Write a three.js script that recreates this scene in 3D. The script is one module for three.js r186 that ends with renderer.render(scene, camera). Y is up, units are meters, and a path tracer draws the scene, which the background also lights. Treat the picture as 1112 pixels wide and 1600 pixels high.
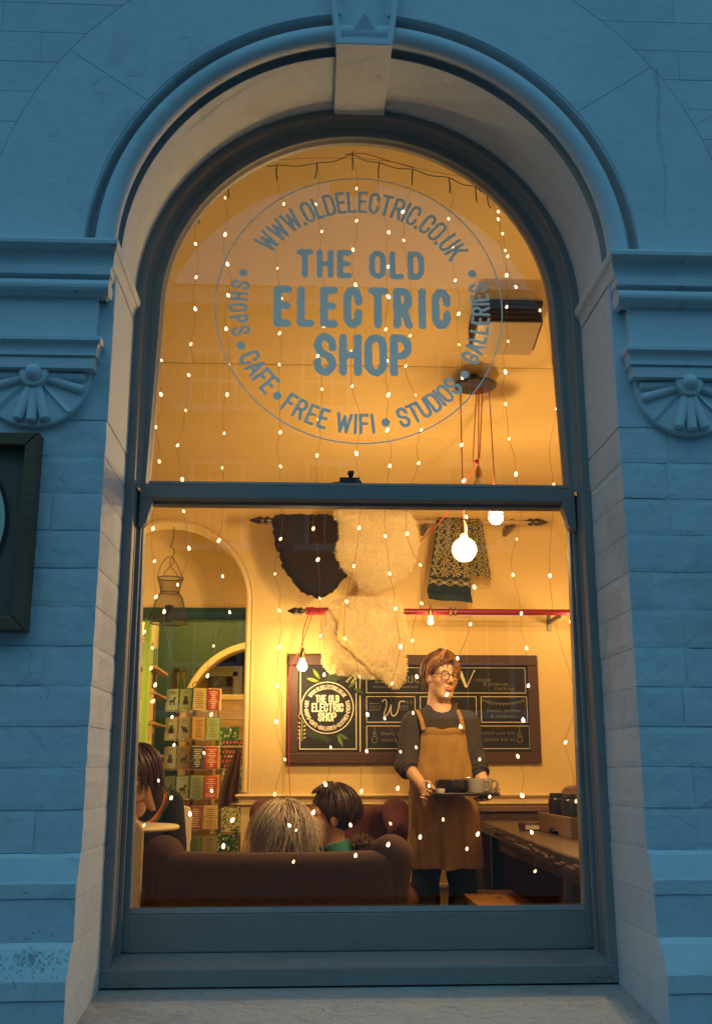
import * as THREE from 'three';
import { mergeGeometries, mergeVertices } from 'three/addons/utils/BufferGeometryUtils.js';
import { RoundedBoxGeometry } from 'three/addons/geometries/RoundedBoxGeometry.js';

// ---------------------------------------------------------------- camera, sky, sun, exposure
const scene = new THREE.Scene();
const camera = new THREE.PerspectiveCamera(52.69, 711 / 1024, 0.05, 400);
camera.position.set(-0.1527, 1.5, 2.6885);
camera.rotation.order = 'YXZ';
camera.rotation.set(0.2433, -0.0466, -0.0018);
const renderer = new THREE.WebGLRenderer();
renderer.toneMapping = THREE.LinearToneMapping;
renderer.toneMappingExposure = 1;
renderer.shadowMap.enabled = true;

const SKY = [0.150, 0.455, 0.685];                       // dusk blue, even cloud
{
  const w = 64, h = 32, d = new Float32Array(w * h * 4);
  for (let j = 0; j < h; j++) for (let i = 0; i < w; i++) {
    const e = ((j + 0.5) / h - 0.5) * Math.PI, k = 0.8 + 0.35 * Math.max(0, Math.sin(e)), o = (j * w + i) * 4;
    for (let c = 0; c < 3; c++) d[o + c] = SKY[c] * k; d[o + 3] = 1;
  }
  const t = new THREE.DataTexture(d, w, h, THREE.RGBAFormat, THREE.FloatType);
  t.mapping = THREE.EquirectangularReflectionMapping; t.magFilter = THREE.LinearFilter; t.needsUpdate = true;
  scene.background = t; scene.environment = t;
}
const sun = new THREE.DirectionalLight(new THREE.Color().setRGB(0.5, 0.8, 1.0), 0.12);
sun.position.set(-3, 12, 8); sun.castShadow = true; sun.shadow.radius = 45; sun.shadow.mapSize.set(2048, 2048);
Object.assign(sun.shadow.camera, { left: -5, right: 5, top: 6, bottom: -5, near: 0.5, far: 40 });
scene.add(sun, sun.target);
const WARM = [1.0, 0.62, 0.255];                     // filament light
const warmLight = (x, y, z, cd, r = 0.02, dist = 0) => {
  const l = new THREE.PointLight(new THREE.Color().setRGB(...WARM), cd, dist, 2);
  l.position.set(x, y, z); l.castShadow = true; l.shadow.radius = r / 0.02; scene.add(l); return l;
};

// ---------------------------------------------------------------- helpers
let seed = 12345;
const rnd = () => { seed |= 0; seed = seed + 0x6D2B79F5 | 0; let t = Math.imul(seed ^ seed >>> 15, 1 | seed); t = t + Math.imul(t ^ t >>> 7, 61 | t) ^ t; return ((t ^ t >>> 14) >>> 0) / 4294967296; };
const rr = (a, b) => a + (b - a) * rnd();
const V = (x, y, z) => new THREE.Vector3(x, y, z);
const clamp = (x, a = 0, b = 1) => Math.min(b, Math.max(a, x));
const lerp = (a, b, t) => a + (b - a) * t;
const sm = (a, b, x) => { const t = clamp((x - a) / (b - a)); return t * t * (3 - 2 * t); };
const used = {};
const numbered = (n) => { const k = used[n] = (used[n] ?? -1) + 1; return k ? `${n}_${String(k).padStart(3, '0')}` : n; };
function tag(o, label, category, group) { o.userData.label = label; if (category) o.userData.category = category; if (group) o.userData.group = group; return o; }
function thing(name, label, category, pos = [0, 0, 0], group) {
  const o = new THREE.Group(); o.name = numbered(name); o.position.set(...pos); scene.add(o); return tag(o, label, category, group);
}
function part(name, geo, mat, parent, pos, rot) {
  const m = new THREE.Mesh(Array.isArray(geo) ? merge(geo) : geo, mat); m.name = name;
  if (pos) m.position.set(...pos); if (rot) m.rotation.set(...rot);
  parent.add(m); return m;
}
function solo(name, geo, mat, label, category, group, pos) {
  const m = new THREE.Mesh(Array.isArray(geo) ? merge(geo) : geo, mat); m.name = numbered(name); if (pos) m.position.set(...pos); scene.add(m); return tag(m, label, category, group);
}
function struct(name, geo, mat) { const m = new THREE.Mesh(Array.isArray(geo) ? merge(geo) : geo, mat); m.name = numbered(name); m.userData.kind = 'structure'; scene.add(m); return m; }
function merge(list) {
  return mergeGeometries(list.map((g) => { const q = g.index ? g.toNonIndexed() : g; for (const k of Object.keys(q.attributes)) if (!['position', 'normal', 'uv'].includes(k)) q.deleteAttribute(k); if (!q.attributes.uv) q.setAttribute('uv', new THREE.BufferAttribute(new Float32Array(q.attributes.position.count * 2), 2)); return q; }));
}
const T = (g, x = 0, y = 0, z = 0, rx = 0, ry = 0, rz = 0, s = 1) => { const m = new THREE.Matrix4().compose(V(x, y, z), new THREE.Quaternion().setFromEuler(new THREE.Euler(rx, ry, rz)), Array.isArray(s) ? V(...s) : V(s, s, s)); return g.applyMatrix4(m); };
const box = (w, h, d, x = 0, y = 0, z = 0, r = 0) => (r ? new RoundedBoxGeometry(w, h, d, 2, Math.min(r, w / 2.01, h / 2.01, d / 2.01)) : new THREE.BoxGeometry(w, h, d)).translate(x, y, z);
const b6 = (x0, x1, y0, y1, z0, z1, r = 0) => box(x1 - x0, y1 - y0, z1 - z0, (x0 + x1) / 2, (y0 + y1) / 2, (z0 + z1) / 2, r);
const cyl = (r0, r1, h, n = 24, x = 0, y = 0, z = 0) => new THREE.CylinderGeometry(r0, r1, h, n).translate(x, y, z);
const sph = (r, x = 0, y = 0, z = 0, n = 20) => new THREE.SphereGeometry(r, n, Math.ceil(n * 0.7)).translate(x, y, z);
const lathe = (pts, n = 32) => new THREE.LatheGeometry(pts.map((p) => new THREE.Vector2(Math.max(p[0], 1e-4), p[1])), n);
const tube = (pts, r, seg = 24, n = 6) => new THREE.TubeGeometry(new THREE.CatmullRomCurve3(pts.map((p) => V(...p))), seg, r, n, false);
function uvm(g) {                                       // uv in metres, by the way each face points
  const q = g.index ? g.toNonIndexed() : g, p = q.attributes.position, uv = new Float32Array(p.count * 2), a = V(), b = V(), c = V();
  for (let i = 0; i < p.count; i += 3) {
    a.fromBufferAttribute(p, i); b.fromBufferAttribute(p, i + 1); c.fromBufferAttribute(p, i + 2);
    const n = b.clone().sub(a).cross(c.clone().sub(a)), ax = Math.abs(n.x), ay = Math.abs(n.y), az = Math.abs(n.z);
    [a, b, c].forEach((v, k) => { const o = (i + k) * 2; if (az >= ax && az >= ay) { uv[o] = v.x; uv[o + 1] = v.y; } else if (ax >= ay) { uv[o] = v.z + 0.37; uv[o + 1] = v.y; } else { uv[o] = v.x; uv[o + 1] = v.z + 0.21; } });
  }
  q.setAttribute('uv', new THREE.BufferAttribute(uv, 2)); return q;
}
// grid of rows of points -> surface, smooth normals
function loft(rows, closedU = false) {
  const n = rows.length, m = rows[0].length, pos = [], idx = [], uv = [];
  rows.forEach((r, i) => { let l = 0; r.forEach((p, j) => { pos.push(...p); if (j) l += Math.hypot(p[0] - r[j - 1][0], p[1] - r[j - 1][1], p[2] - r[j - 1][2]); uv.push(l, i * 0.05); }); });
  for (let i = 0; i < n - 1; i++) for (let j = 0; j < m - (closedU ? 0 : 1); j++) { const a = i * m + j, b = i * m + (j + 1) % m, c = a + m, d = b + m; idx.push(a, b, d, a, d, c); }
  const g = new THREE.BufferGeometry(); g.setAttribute('position', new THREE.Float32BufferAttribute(pos, 3)); g.setAttribute('uv', new THREE.Float32BufferAttribute(uv, 2)); g.setIndex(idx); g.computeVertexNormals(); return g;
}
function flatShade(g) { const q = g.index ? g.toNonIndexed() : g; q.computeVertexNormals(); return q; }
// profile [(half-width, z)] swept up the left leg, over the arch and down the right leg
function sweepU(prof, cy, yb, t0 = 0, t1 = Math.PI, n = 72, hard = true, flare = 0) {
  const path = [];
  if (yb !== null) { path.push(['L', yb]); path.push(['L', lerp(yb, cy, 0.5)]); }
  for (let i = 0; i <= n; i++) path.push(['A', Math.PI - lerp(t0, t1, i / n)]);
  if (yb !== null) { path.push(['R', lerp(yb, cy, 0.5)]); path.push(['R', yb]); }
  const at = (p, [r, z]) => p[0] === 'A' ? [r * Math.cos(p[1]), cy + r * Math.sin(p[1]), z] : [(p[0] === 'L' ? -1 : 1) * (r + (r < 0.65 ? flare * (cy - p[1]) / (cy - yb) : 0)), p[1], z];
  if (!hard) return loft(path.map((p) => prof.map((q) => at(p, q))));
  const gs = []; for (let k = 0; k < prof.length - 1; k++) gs.push(loft(path.map((p) => [at(p, prof[k]), at(p, prof[k + 1])])));
  return merge(gs);
}
// profile [(front offset, side offset, y)] along a front face that ends at xEdge and returns into the opening; sign mirrors it
function cornice(prof, xFar, xEdge, zBack, s = 1, smooth = []) {
  const row = prof.map(([f, o, y]) => [[s * xFar, y, f], [s * (xEdge - o), y, f], [s * (xEdge - o), y, zBack]]);
  const gs = [];
  for (let k = 0; k < row.length - 1; k++) for (let j = 0; j < 2; j++) { const a = row[k], b = row[k + 1]; gs.push(flatShade(loft([[a[j], a[j + 1]], [b[j], b[j + 1]]]))); }
  return uvm(merge(gs));
}
// ---- distance-field flat meshes (lettering, skins): polygons where f < 0
function fieldMesh(f, x0, x1, y0, y1, cell, zf = null) {
  const nx = Math.ceil((x1 - x0) / cell), ny = Math.ceil((y1 - y0) / cell), val = new Float32Array((nx + 1) * (ny + 1)), pos = [], nor = [];
  for (let j = 0; j <= ny; j++) for (let i = 0; i <= nx; i++) val[j * (nx + 1) + i] = f(x0 + i * cell, y0 + j * cell);
  for (let j = 0; j < ny; j++) for (let i = 0; i < nx; i++) {
    const q = [[i, j], [i + 1, j], [i + 1, j + 1], [i, j + 1]].map(([a, b]) => [x0 + a * cell, y0 + b * cell, val[b * (nx + 1) + a]]);
    if (q.every((p) => p[2] >= 0)) continue;
    const poly = [];
    for (let k = 0; k < 4; k++) { const a = q[k], b = q[(k + 1) % 4]; if (a[2] < 0) poly.push([a[0], a[1]]); if ((a[2] < 0) !== (b[2] < 0)) { const t = a[2] / (a[2] - b[2]); poly.push([lerp(a[0], b[0], t), lerp(a[1], b[1], t)]); } }
    for (let k = 1; k < poly.length - 1; k++) for (const p of [poly[0], poly[k], poly[k + 1]]) { pos.push(p[0], p[1], zf ? zf(p[0], p[1]) : 0); nor.push(0, 0, 1); }
  }
  let g = new THREE.BufferGeometry(); g.setAttribute('position', new THREE.Float32BufferAttribute(pos, 3));
  if (zf) { g = mergeVertices(g, 1e-5); g.computeVertexNormals(); g = g.toNonIndexed(); } else g.setAttribute('normal', new THREE.Float32BufferAttribute(nor, 3));
  const p = g.attributes.position, uv = new Float32Array(p.count * 2); for (let i = 0; i < p.count; i++) { uv[i * 2] = p.getX(i); uv[i * 2 + 1] = p.getY(i); }
  g.setAttribute('uv', new THREE.BufferAttribute(uv, 2)); return g;
}
const segD = (x, y, a, b) => { const dx = b[0] - a[0], dy = b[1] - a[1], t = clamp(((x - a[0]) * dx + (y - a[1]) * dy) / (dx * dx + dy * dy || 1e-9)); return Math.hypot(x - a[0] - dx * t, y - a[1] - dy * t); };
const polyD = (x, y, P) => { let d = 1e9, ins = false; for (let i = 0, j = P.length - 1; i < P.length; j = i++) { d = Math.min(d, segD(x, y, P[i], P[j])); if ((P[i][1] > y) !== (P[j][1] > y) && x < (P[j][0] - P[i][0]) * (y - P[i][1]) / (P[j][1] - P[i][1]) + P[i][0]) ins = !ins; } return ins ? -d : d; };
// ---- 3-D distance fields meshed with surface nets
function sdfMesh(f, lo, hi, cell) {
  const n = [0, 1, 2].map((k) => Math.ceil((hi[k] - lo[k]) / cell) + 1), [nx, ny, nz] = n, val = new Float32Array(nx * ny * nz), id = new Int32Array(nx * ny * nz).fill(-1), pos = [], nor = [], idx = [];
  for (let k = 0; k < nz; k++) for (let j = 0; j < ny; j++) for (let i = 0; i < nx; i++) val[(k * ny + j) * nx + i] = f(lo[0] + i * cell, lo[1] + j * cell, lo[2] + k * cell);
  const at = (i, j, k) => (k * ny + j) * nx + i, C = [[0, 0, 0], [1, 0, 0], [0, 1, 0], [1, 1, 0], [0, 0, 1], [1, 0, 1], [0, 1, 1], [1, 1, 1]], E = [[0, 1], [2, 3], [4, 5], [6, 7], [0, 2], [1, 3], [4, 6], [5, 7], [0, 4], [1, 5], [2, 6], [3, 7]];
  for (let k = 0; k < nz - 1; k++) for (let j = 0; j < ny - 1; j++) for (let i = 0; i < nx - 1; i++) {
    const v = C.map((c) => val[at(i + c[0], j + c[1], k + c[2])]); const m = v.filter((q) => q < 0).length; if (!m || m === 8) continue;
    let p = [0, 0, 0], c = 0;
    for (const [a, b] of E) if ((v[a] < 0) !== (v[b] < 0)) { const t = v[a] / (v[a] - v[b]); for (let q = 0; q < 3; q++) p[q] += lerp(C[a][q], C[b][q], t); c++; }
    p = [lo[0] + (i + p[0] / c) * cell, lo[1] + (j + p[1] / c) * cell, lo[2] + (k + p[2] / c) * cell];
    id[at(i, j, k)] = pos.length / 3; pos.push(...p);
    const e = cell * 0.6, g = V(f(p[0] + e, p[1], p[2]) - f(p[0] - e, p[1], p[2]), f(p[0], p[1] + e, p[2]) - f(p[0], p[1] - e, p[2]), f(p[0], p[1], p[2] + e) - f(p[0], p[1], p[2] - e)).normalize(); nor.push(g.x, g.y, g.z);
  }
  const quad = (a, b, c, d, s) => { if (a < 0 || b < 0 || c < 0 || d < 0) return; if (s) idx.push(a, b, c, a, c, d); else idx.push(a, c, b, a, d, c); };
  for (let k = 1; k < nz - 1; k++) for (let j = 1; j < ny - 1; j++) for (let i = 1; i < nx - 1; i++) {
    const s = val[at(i, j, k)] < 0;
    if (s !== (val[at(i + 1, j, k)] < 0)) quad(id[at(i, j - 1, k - 1)], id[at(i, j, k - 1)], id[at(i, j, k)], id[at(i, j - 1, k)], s);
    if (s !== (val[at(i, j + 1, k)] < 0)) quad(id[at(i - 1, j, k - 1)], id[at(i - 1, j, k)], id[at(i, j, k)], id[at(i, j, k - 1)], s);
    if (s !== (val[at(i, j, k + 1)] < 0)) quad(id[at(i - 1, j - 1, k)], id[at(i, j - 1, k)], id[at(i, j, k)], id[at(i - 1, j, k)], s);
  }
  const g = new THREE.BufferGeometry(); g.setAttribute('position', new THREE.Float32BufferAttribute(pos, 3)); g.setAttribute('normal', new THREE.Float32BufferAttribute(nor, 3));
  const uv = []; for (let i = 0; i < pos.length; i += 3) uv.push(pos[i] + pos[i + 2] * 0.5, pos[i + 1]); g.setAttribute('uv', new THREE.Float32BufferAttribute(uv, 2)); g.setIndex(idx); return g;
}
const cap = (x, y, z, a, b, ra, rb) => { const dx = b[0] - a[0], dy = b[1] - a[1], dz = b[2] - a[2], t = clamp(((x - a[0]) * dx + (y - a[1]) * dy + (z - a[2]) * dz) / (dx * dx + dy * dy + dz * dz)); return Math.hypot(x - a[0] - dx * t, y - a[1] - dy * t, z - a[2] - dz * t) - lerp(ra, rb, t); };
const ell = (x, y, z, c, r) => { const k = Math.hypot((x - c[0]) / r[0], (y - c[1]) / r[1], (z - c[2]) / r[2]); return (k - 1) * Math.min(r[0], r[1], r[2]); };
const smin = (a, b, k) => { const h = Math.max(k - Math.abs(a - b), 0) / k; return Math.min(a, b) - h * h * k * 0.25; };

// ---------------------------------------------------------------- noise and textures
const hsh = (x, y, s) => { let h = Math.imul(x, 374761393) + Math.imul(y, 668265263) + Math.imul(s, 974634541) | 0; h = Math.imul(h ^ h >>> 13, 1274126177); return ((h ^ h >>> 16) >>> 0) / 4294967296; };
function pn(x, y, per, s = 0) { const i = Math.floor(x), j = Math.floor(y), u = x - i, v = y - j, w = u * u * (3 - 2 * u), q = v * v * (3 - 2 * v), m = (a) => ((a % per) + per) % per; return lerp(lerp(hsh(m(i), m(j), s), hsh(m(i + 1), m(j), s), w), lerp(hsh(m(i), m(j + 1), s), hsh(m(i + 1), m(j + 1), s), w), q); }
const fbm = (u, v, f, oct, s = 0) => { let a = 0, k = 0.5, t = 0; for (let o = 0; o < oct; o++) { a += k * pn(u * f, v * f, f, s + o); t += k; f *= 2; k *= 0.55; } return a / t; };
function tex(N, fn, tile, srgb = false, M = N) {
  const d = new Uint8Array(N * M * 4);
  for (let j = 0; j < M; j++) for (let i = 0; i < N; i++) { const r = fn(i / N, j / M), a = Array.isArray(r) ? r : [r, r, r]; for (let c = 0; c < 3; c++) d[(j * N + i) * 4 + c] = clamp(a[c]) * 255; d[(j * N + i) * 4 + 3] = 255; }
  const t = new THREE.DataTexture(d, N, M); t.wrapS = t.wrapT = THREE.RepeatWrapping; t.magFilter = THREE.LinearFilter; t.minFilter = THREE.LinearMipmapLinearFilter; t.generateMipmaps = true;
  if (srgb) t.colorSpace = THREE.SRGBColorSpace; t.repeat.set(1 / (Array.isArray(tile) ? tile[0] : tile), 1 / (Array.isArray(tile) ? tile[1] : tile)); t.needsUpdate = true; return t;
}
function canvasTex(w, h, draw) { const c = document.createElement('canvas'); c.width = w; c.height = h; draw(c.getContext('2d'), w, h); const t = new THREE.CanvasTexture(c); t.colorSpace = THREE.SRGBColorSpace; return t; }
const C = (r, g, b) => new THREE.Color().setRGB(r, g, b);
const mat = (r, g, b, rough = 0.8, o = {}) => new THREE.MeshPhysicalMaterial({ color: C(r, g, b), roughness: rough, side: THREE.DoubleSide, ...o });

const tMason = tex(1024, (u, v) => clamp(0.45 + 0.75 * (fbm(u, v, 7, 4, 1) - 0.5) + 0.42 * (fbm(u, v, 48, 3, 9) - 0.5) - (pn(u * 90, v * 90, 90, 4) > 0.93 ? 0.3 : 0)), 0.8);
const tMasonMap = (() => {                             // worn paint over the whole front, 3.2 m square: patches of tone, pits, dirt, hairline cracks, drips and lichen where the wall has them
  const N = 2048, W = 3.2, mark = new Float32Array(N * N), put = (x, y, r, k) => { const i0 = (x + 1.6) / W * N, j0 = (y - 0.8) / W * N, R = r / W * N; for (let j = Math.floor(j0 - R); j <= j0 + R; j++) for (let i = Math.floor(i0 - R); i <= i0 + R; i++) if (i >= 0 && j >= 0 && i < N && j < N) { const d = Math.hypot(i - i0, j - j0) / R; if (d < 1) mark[j * N + i] = Math.max(mark[j * N + i], k * (1 - d * d)); } };
  const crack = (x, y, a, L, k = 0.45) => { for (let t = 0; t < L; t += 0.0016) { put(x, y, rr(0.0012, 0.0026), k * rr(0.5, 1)); a += rr(-0.28, 0.28); x += Math.cos(a) * 0.0016; y += Math.sin(a) * 0.0016; } };
  for (const [x, y, a, L] of [[-0.80, 3.46, 0.35, 0.05], [-0.71, 3.49, 0.2, 0.05], [-0.80, 3.43, 0.4, 0.03], [-0.92, 3.28, 0.5, 0.03], [0.72, 3.20, 0.9, 0.05], [1.0, 3.38, 0.8, 0.08], [-0.55, 3.62, 0.1, 0.03]]) crack(x, y, a, L, 0.7);
  for (let n = 0; n < 60; n++) crack(rr(-1.3, 1.3), rr(0.9, 2.45), rr(-0.4, 0.4), rr(0.01, 0.07), 0.32);
  for (let n = 0; n < 90; n++) { const k = Math.floor(rr(0, 13)), s = rnd() < 0.5 ? -1 : 1; crack(s * rr(0.705, 1.25), 2.3143 - (k - 1) * 0.1015 + rr(-0.002, 0.002), rr(-0.08, 0.08), rr(0.03, 0.12), 0.5); }
  for (let t = 0; t < 0.55; t += 0.002) put(0.885 + 0.006 * Math.sin(t * 22) + rr(-0.004, 0.004), 3.565 - t, rr(0.003, 0.012) * (1 - t), 0.42 * rr(0.2, 1) * (1 - t));
  for (let n = 0; n < 260; n++) { const a = rr(0, 6.3), r = Math.abs(rr(-1, 1) + rr(-1, 1)) * 0.06; put(-0.79 + Math.cos(a) * r * 1.4, 1.07 + Math.sin(a) * r * 0.6, rr(0.0012, 0.0042), rr(0.4, 0.85)); }
  for (let n = 0; n < 900; n++) put(rr(-1.5, 1.5), rr(0.85, 3.9), rr(0.0008, 0.0024), rr(0.15, 0.6));
  for (let n = 0; n < 120; n++) { const s = rnd() < 0.5 ? -1 : 1; put(s * rr(0.6, 0.7), rr(0.87, 0.95), rr(0.002, 0.008), rr(0.2, 0.5)); }
  put(0.955, 2.16, 0.011, 0.95); put(0.872, 2.12, 0.004, 0.7);
  for (let n = 0; n < 16; n++) { const x = rr(-1.3, 1.3), y = rr(1.0, 3.4); for (let t = 0; t < rr(0.05, 0.3); t += 0.002) put(x + rr(-0.002, 0.002), y - t, rr(0.002, 0.006), 0.12 * rr(0.2, 1)); }
  return tex(N, (u, v) => { const k = 0.76 + 0.17 * fbm(u, v, 8, 6, 21) + 0.09 * (fbm(u, v, 96, 3, 5) - 0.5) + 0.05, st = sm(0.60, 0.78, fbm(u, v, 14, 5, 55)) * 0.13, g = clamp(mark[Math.min(N - 1, Math.floor(v * N)) * N + Math.min(N - 1, Math.floor(u * N))]), q = (k - st) * (1 - g * 0.85); return [q, q * 0.995, q * 0.98]; }, W);
})();
tMasonMap.offset.set(0.5, -0.25);
const tPlaster = tex(512, (u, v) => 0.5 + 0.5 * (fbm(u, v, 5, 4, 3) - 0.5) + 0.25 * (fbm(u, v, 50, 2, 8) - 0.5), 1.1);
const tPlasterMap = tex(512, (u, v) => 0.86 + 0.14 * fbm(u, v, 4, 5, 17), 1.9);
const wood = (s, tile, dark) => tex(512, (u, v) => { const g = fbm(u, v * 0.999, 3, 3, s), l = pn(u * 6, v * 64 + g * 5, 64, s + 3) * 0.5 + pn(u * 12, v * 128, 128, s + 5) * 0.5, k = 1 - dark + dark * (0.6 * l + 0.4 * g); return [k, k * 0.98, k * 0.95]; }, tile);
const tWood = wood(40, [0.9, 0.35], 0.55);
const tCord = tex(256, (u, v) => 0.5 + 0.5 * Math.sin(u * Math.PI * 2 * 24), 0.16);
const tWeave = tex(256, (u, v) => 0.5 + 0.25 * Math.sin(u * 402) * Math.cos(v * 402) + 0.5 * (fbm(u, v, 24, 2, 6) - 0.5), 0.12);
const tCloth = tex(256, (u, v) => 0.8 + 0.3 * (fbm(u, v, 8, 4, 77) - 0.3), 0.3);
// ---------------------------------------------------------------- materials
const M = {
  facade: mat(0.64, 0.73, 0.80, 0.75, { map: tMasonMap, bumpMap: tMason, bumpScale: 0.0024 }),
  facadeB: mat(0.60, 0.70, 0.78, 0.78, { map: tMasonMap, bumpMap: tMason, bumpScale: 0.0030 }),
  facadeC: mat(0.66, 0.75, 0.81, 0.72, { map: tMasonMap, bumpMap: tMason, bumpScale: 0.0027 }),
  mould: mat(0.64, 0.73, 0.80, 0.7, { map: tMasonMap, bumpMap: tMason, bumpScale: 0.0018 }),
  stone: mat(0.38, 0.42, 0.42, 0.9, { map: tMasonMap, bumpMap: tMason, bumpScale: 0.014 }),
  frame: mat(0.27, 0.275, 0.275, 0.5, { map: tMasonMap, bumpMap: wood(60, [0.6, 0.08], 0.8), bumpScale: 0.0006 }),
  lock: mat(0.05, 0.045, 0.04, 0.4, { metalness: 0.6 }),
  glass: mat(1, 1, 1, 0.0, { transmission: 1, thickness: 0, ior: 1.75 }),
  vinyl: mat(0.70, 0.96, 1.0, 0.9, { transmission: 0.09, thickness: 0 }),
  cream: mat(0.78, 0.58, 0.235, 0.85, { map: tPlasterMap, bumpMap: tPlaster, bumpScale: 0.003 }),
  ceil: mat(0.74, 0.54, 0.20, 0.75, { map: tPlasterMap, bumpMap: tPlaster, bumpScale: 0.004 }),
  trim: mat(0.80, 0.62, 0.29, 0.55, { map: tPlasterMap }),
  green: mat(0.019, 0.060, 0.018, 0.6, { map: tPlasterMap }),
  greenDark: mat(0.02, 0.075, 0.03, 0.5, { map: tPlasterMap }),
  lime: mat(0.32, 0.52, 0.08, 0.55),
  paleGreen: mat(0.62, 0.66, 0.34, 0.8, { map: tPlasterMap }),
  floor: mat(0.10, 0.055, 0.025, 0.5, { map: tWood }),
  brown: mat(0.085, 0.035, 0.018, 0.6, { map: tWood, bumpMap: tWood, bumpScale: 0.0008 }),
  oak: mat(0.21, 0.11, 0.048, 0.55, { map: tWood, bumpMap: tWood, bumpScale: 0.0008 }),
  pine: mat(0.62, 0.43, 0.2, 0.6, { map: tWood }),
  tableTop: mat(0.075, 0.042, 0.022, 0.35, { map: tWood, bumpMap: tWood, bumpScale: 0.0012 }),
  black: mat(0.012, 0.012, 0.013, 0.7),
  ceramBlack: mat(0.012, 0.011, 0.011, 0.25),
  ceram: mat(0.55, 0.55, 0.52, 0.3),
  brass: mat(0.45, 0.30, 0.12, 0.3, { metalness: 1 }),
  iron: mat(0.10, 0.085, 0.07, 0.35, { metalness: 0.9 }),
  red: mat(0.25, 0.012, 0.028, 0.35),
  redCord: mat(0.45, 0.03, 0.03, 0.8),
  wire: mat(0.34, 0.19, 0.09, 0.5, { metalness: 0.3 }),
  bulbHot: new THREE.MeshStandardMaterial({ color: 0x000000, emissive: C(1, 0.72, 0.36), emissiveIntensity: 22 }),
  bulbSoft: new THREE.MeshStandardMaterial({ color: 0x000000, emissive: C(1, 0.66, 0.28), emissiveIntensity: 9 }),
  led: [2.6, 5, 8.5].map((k) => new THREE.MeshStandardMaterial({ color: 0x000000, emissive: C(1, 0.68, 0.32), emissiveIntensity: k })),
  globe: new THREE.MeshStandardMaterial({ color: C(0.8, 0.6, 0.3), roughness: 0.05, emissive: C(1, 0.70, 0.34), emissiveIntensity: 0.75, transparent: true, opacity: 0.34, side: THREE.DoubleSide }),
  clear: mat(1, 0.97, 0.9, 0.02, { transmission: 1, thickness: 0, ior: 1.5 }),
};
// ---------------------------------------------------------------- street and the building across it (seen only as reflections)
struct('ground', new THREE.PlaneGeometry(240, 240).rotateX(-Math.PI / 2).translate(0, -0.12, 60), mat(0.06, 0.06, 0.062, 0.9));
struct('pavement', b6(-30, 30, -0.3, 0, -0.3, 1.9, 0.01), mat(0.22, 0.22, 0.21, 0.9, { map: tMasonMap }));
{
  const o = thing('terraced_house', 'pale rendered terraced house with white sash windows across the street', 'house', [0, 0, 9.5]);
  const white = mat(0.72, 0.74, 0.76, 0.6), render = mat(0.30, 0.31, 0.33, 0.9, { map: tMasonMap }), pane = mat(0.02, 0.025, 0.03, 0.1), slate = mat(0.07, 0.07, 0.08, 0.8);
  part('wall', b6(-16, 16, 0, 7.55, 0.12, 8), render, o); part('eaves', b6(-16.2, 16.2, 7.55, 7.8, -0.15, 8.2), white, o);
  part('roof', flatShade(new THREE.ExtrudeGeometry(new THREE.Shape([[-0.2, 7.8], [4.1, 9.2], [8.4, 7.8]].map((p) => new THREE.Vector2(...p))), { depth: 32.4, bevelEnabled: false }).rotateY(-Math.PI / 2).translate(16.2, 0, 0)), slate, o);
  const f = [], s = [], p = [];
  const win = (x, y, w, h) => {
    const q = part('window', [b6(x - w / 2 - 0.06, x - w / 2, y, y + h, 0.02, 0.12), b6(x + w / 2, x + w / 2 + 0.06, y, y + h, 0.02, 0.12), b6(x - w / 2 - 0.06, x + w / 2 + 0.06, y + h, y + h + 0.08, 0.02, 0.12), b6(x - w / 2, x + w / 2, y + h / 2 - 0.025, y + h / 2 + 0.025, 0.05, 0.12), b6(x - w / 6 - 0.012, x - w / 6 + 0.012, y, y + h, 0.06, 0.12), b6(x + w / 6 - 0.012, x + w / 6 + 0.012, y, y + h, 0.06, 0.12)], white, o);
    part('sill', b6(x - w / 2 - 0.2, x + w / 2 + 0.2, y - 0.1, y, -0.1, 0.12), white, q); part('pane', b6(x - w / 2, x + w / 2, y, y + h, 0.09, 0.115), pane, q);
  };
  for (const x of [-13.2, -10.4, -7.4, -4.6, -1.45, 0.05, 1.9, 3.6, 6.4, 9.2, 12.4]) { win(x, 6.15, 0.55, 0.75); win(x + 0.1, 4.3, 0.6, 1.05); }
  for (const x of [-12, -8.5, -5, -1.45, 2.0, 5.6, 9, 12]) win(x, 2.2, 0.8, 1.15);
  for (const x of [-10, -3.2, 4, 10.5]) part('door', b6(x - 0.45, x + 0.45, 0, 2.1, 0.05, 0.12), mat(0.05, 0.08, 0.1, 0.4), o);
}
// ---------------------------------------------------------------- the facade
const HW = 0.70, CY = 2.925, FZ = -0.316;
const shop = thing('shop_building', 'blue-lit painted masonry shop front with a tall round-arched window opening', 'building');
{
  const s = new THREE.Shape(); s.moveTo(-4, 0); s.lineTo(4, 0); s.lineTo(4, 7); s.lineTo(-4, 7); s.closePath();
  const h = new THREE.Path(); const r = HW + 0.0038, q = 0.798; h.moveTo(-r, 0.86); h.lineTo(-r, 2.905); h.lineTo(-q, 2.905); for (let i = 0; i <= 64; i++) { const a = Math.PI - Math.PI * i / 64; h.lineTo(q * Math.cos(a), 2.906 + q * Math.sin(a) * (2.937 + q - 2.906) / q); } h.lineTo(q, 2.905); h.lineTo(r, 2.905); h.lineTo(r, 0.86); h.closePath(); s.holes.push(h);
  part('wall', uvm(new THREE.ExtrudeGeometry(s, { depth: 0.4969, bevelEnabled: false, curveSegments: 8 }).translate(0, 0, -0.5)), M.facade, shop);
  // unseen ledge above, out of the frame, placed to darken the wall top
  part('unseen_shading_ledge', uvm(b6(-4, 4, 4.55, 4.8, -0.1, 0.22, 0.02)), M.facade, shop);
}
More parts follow.
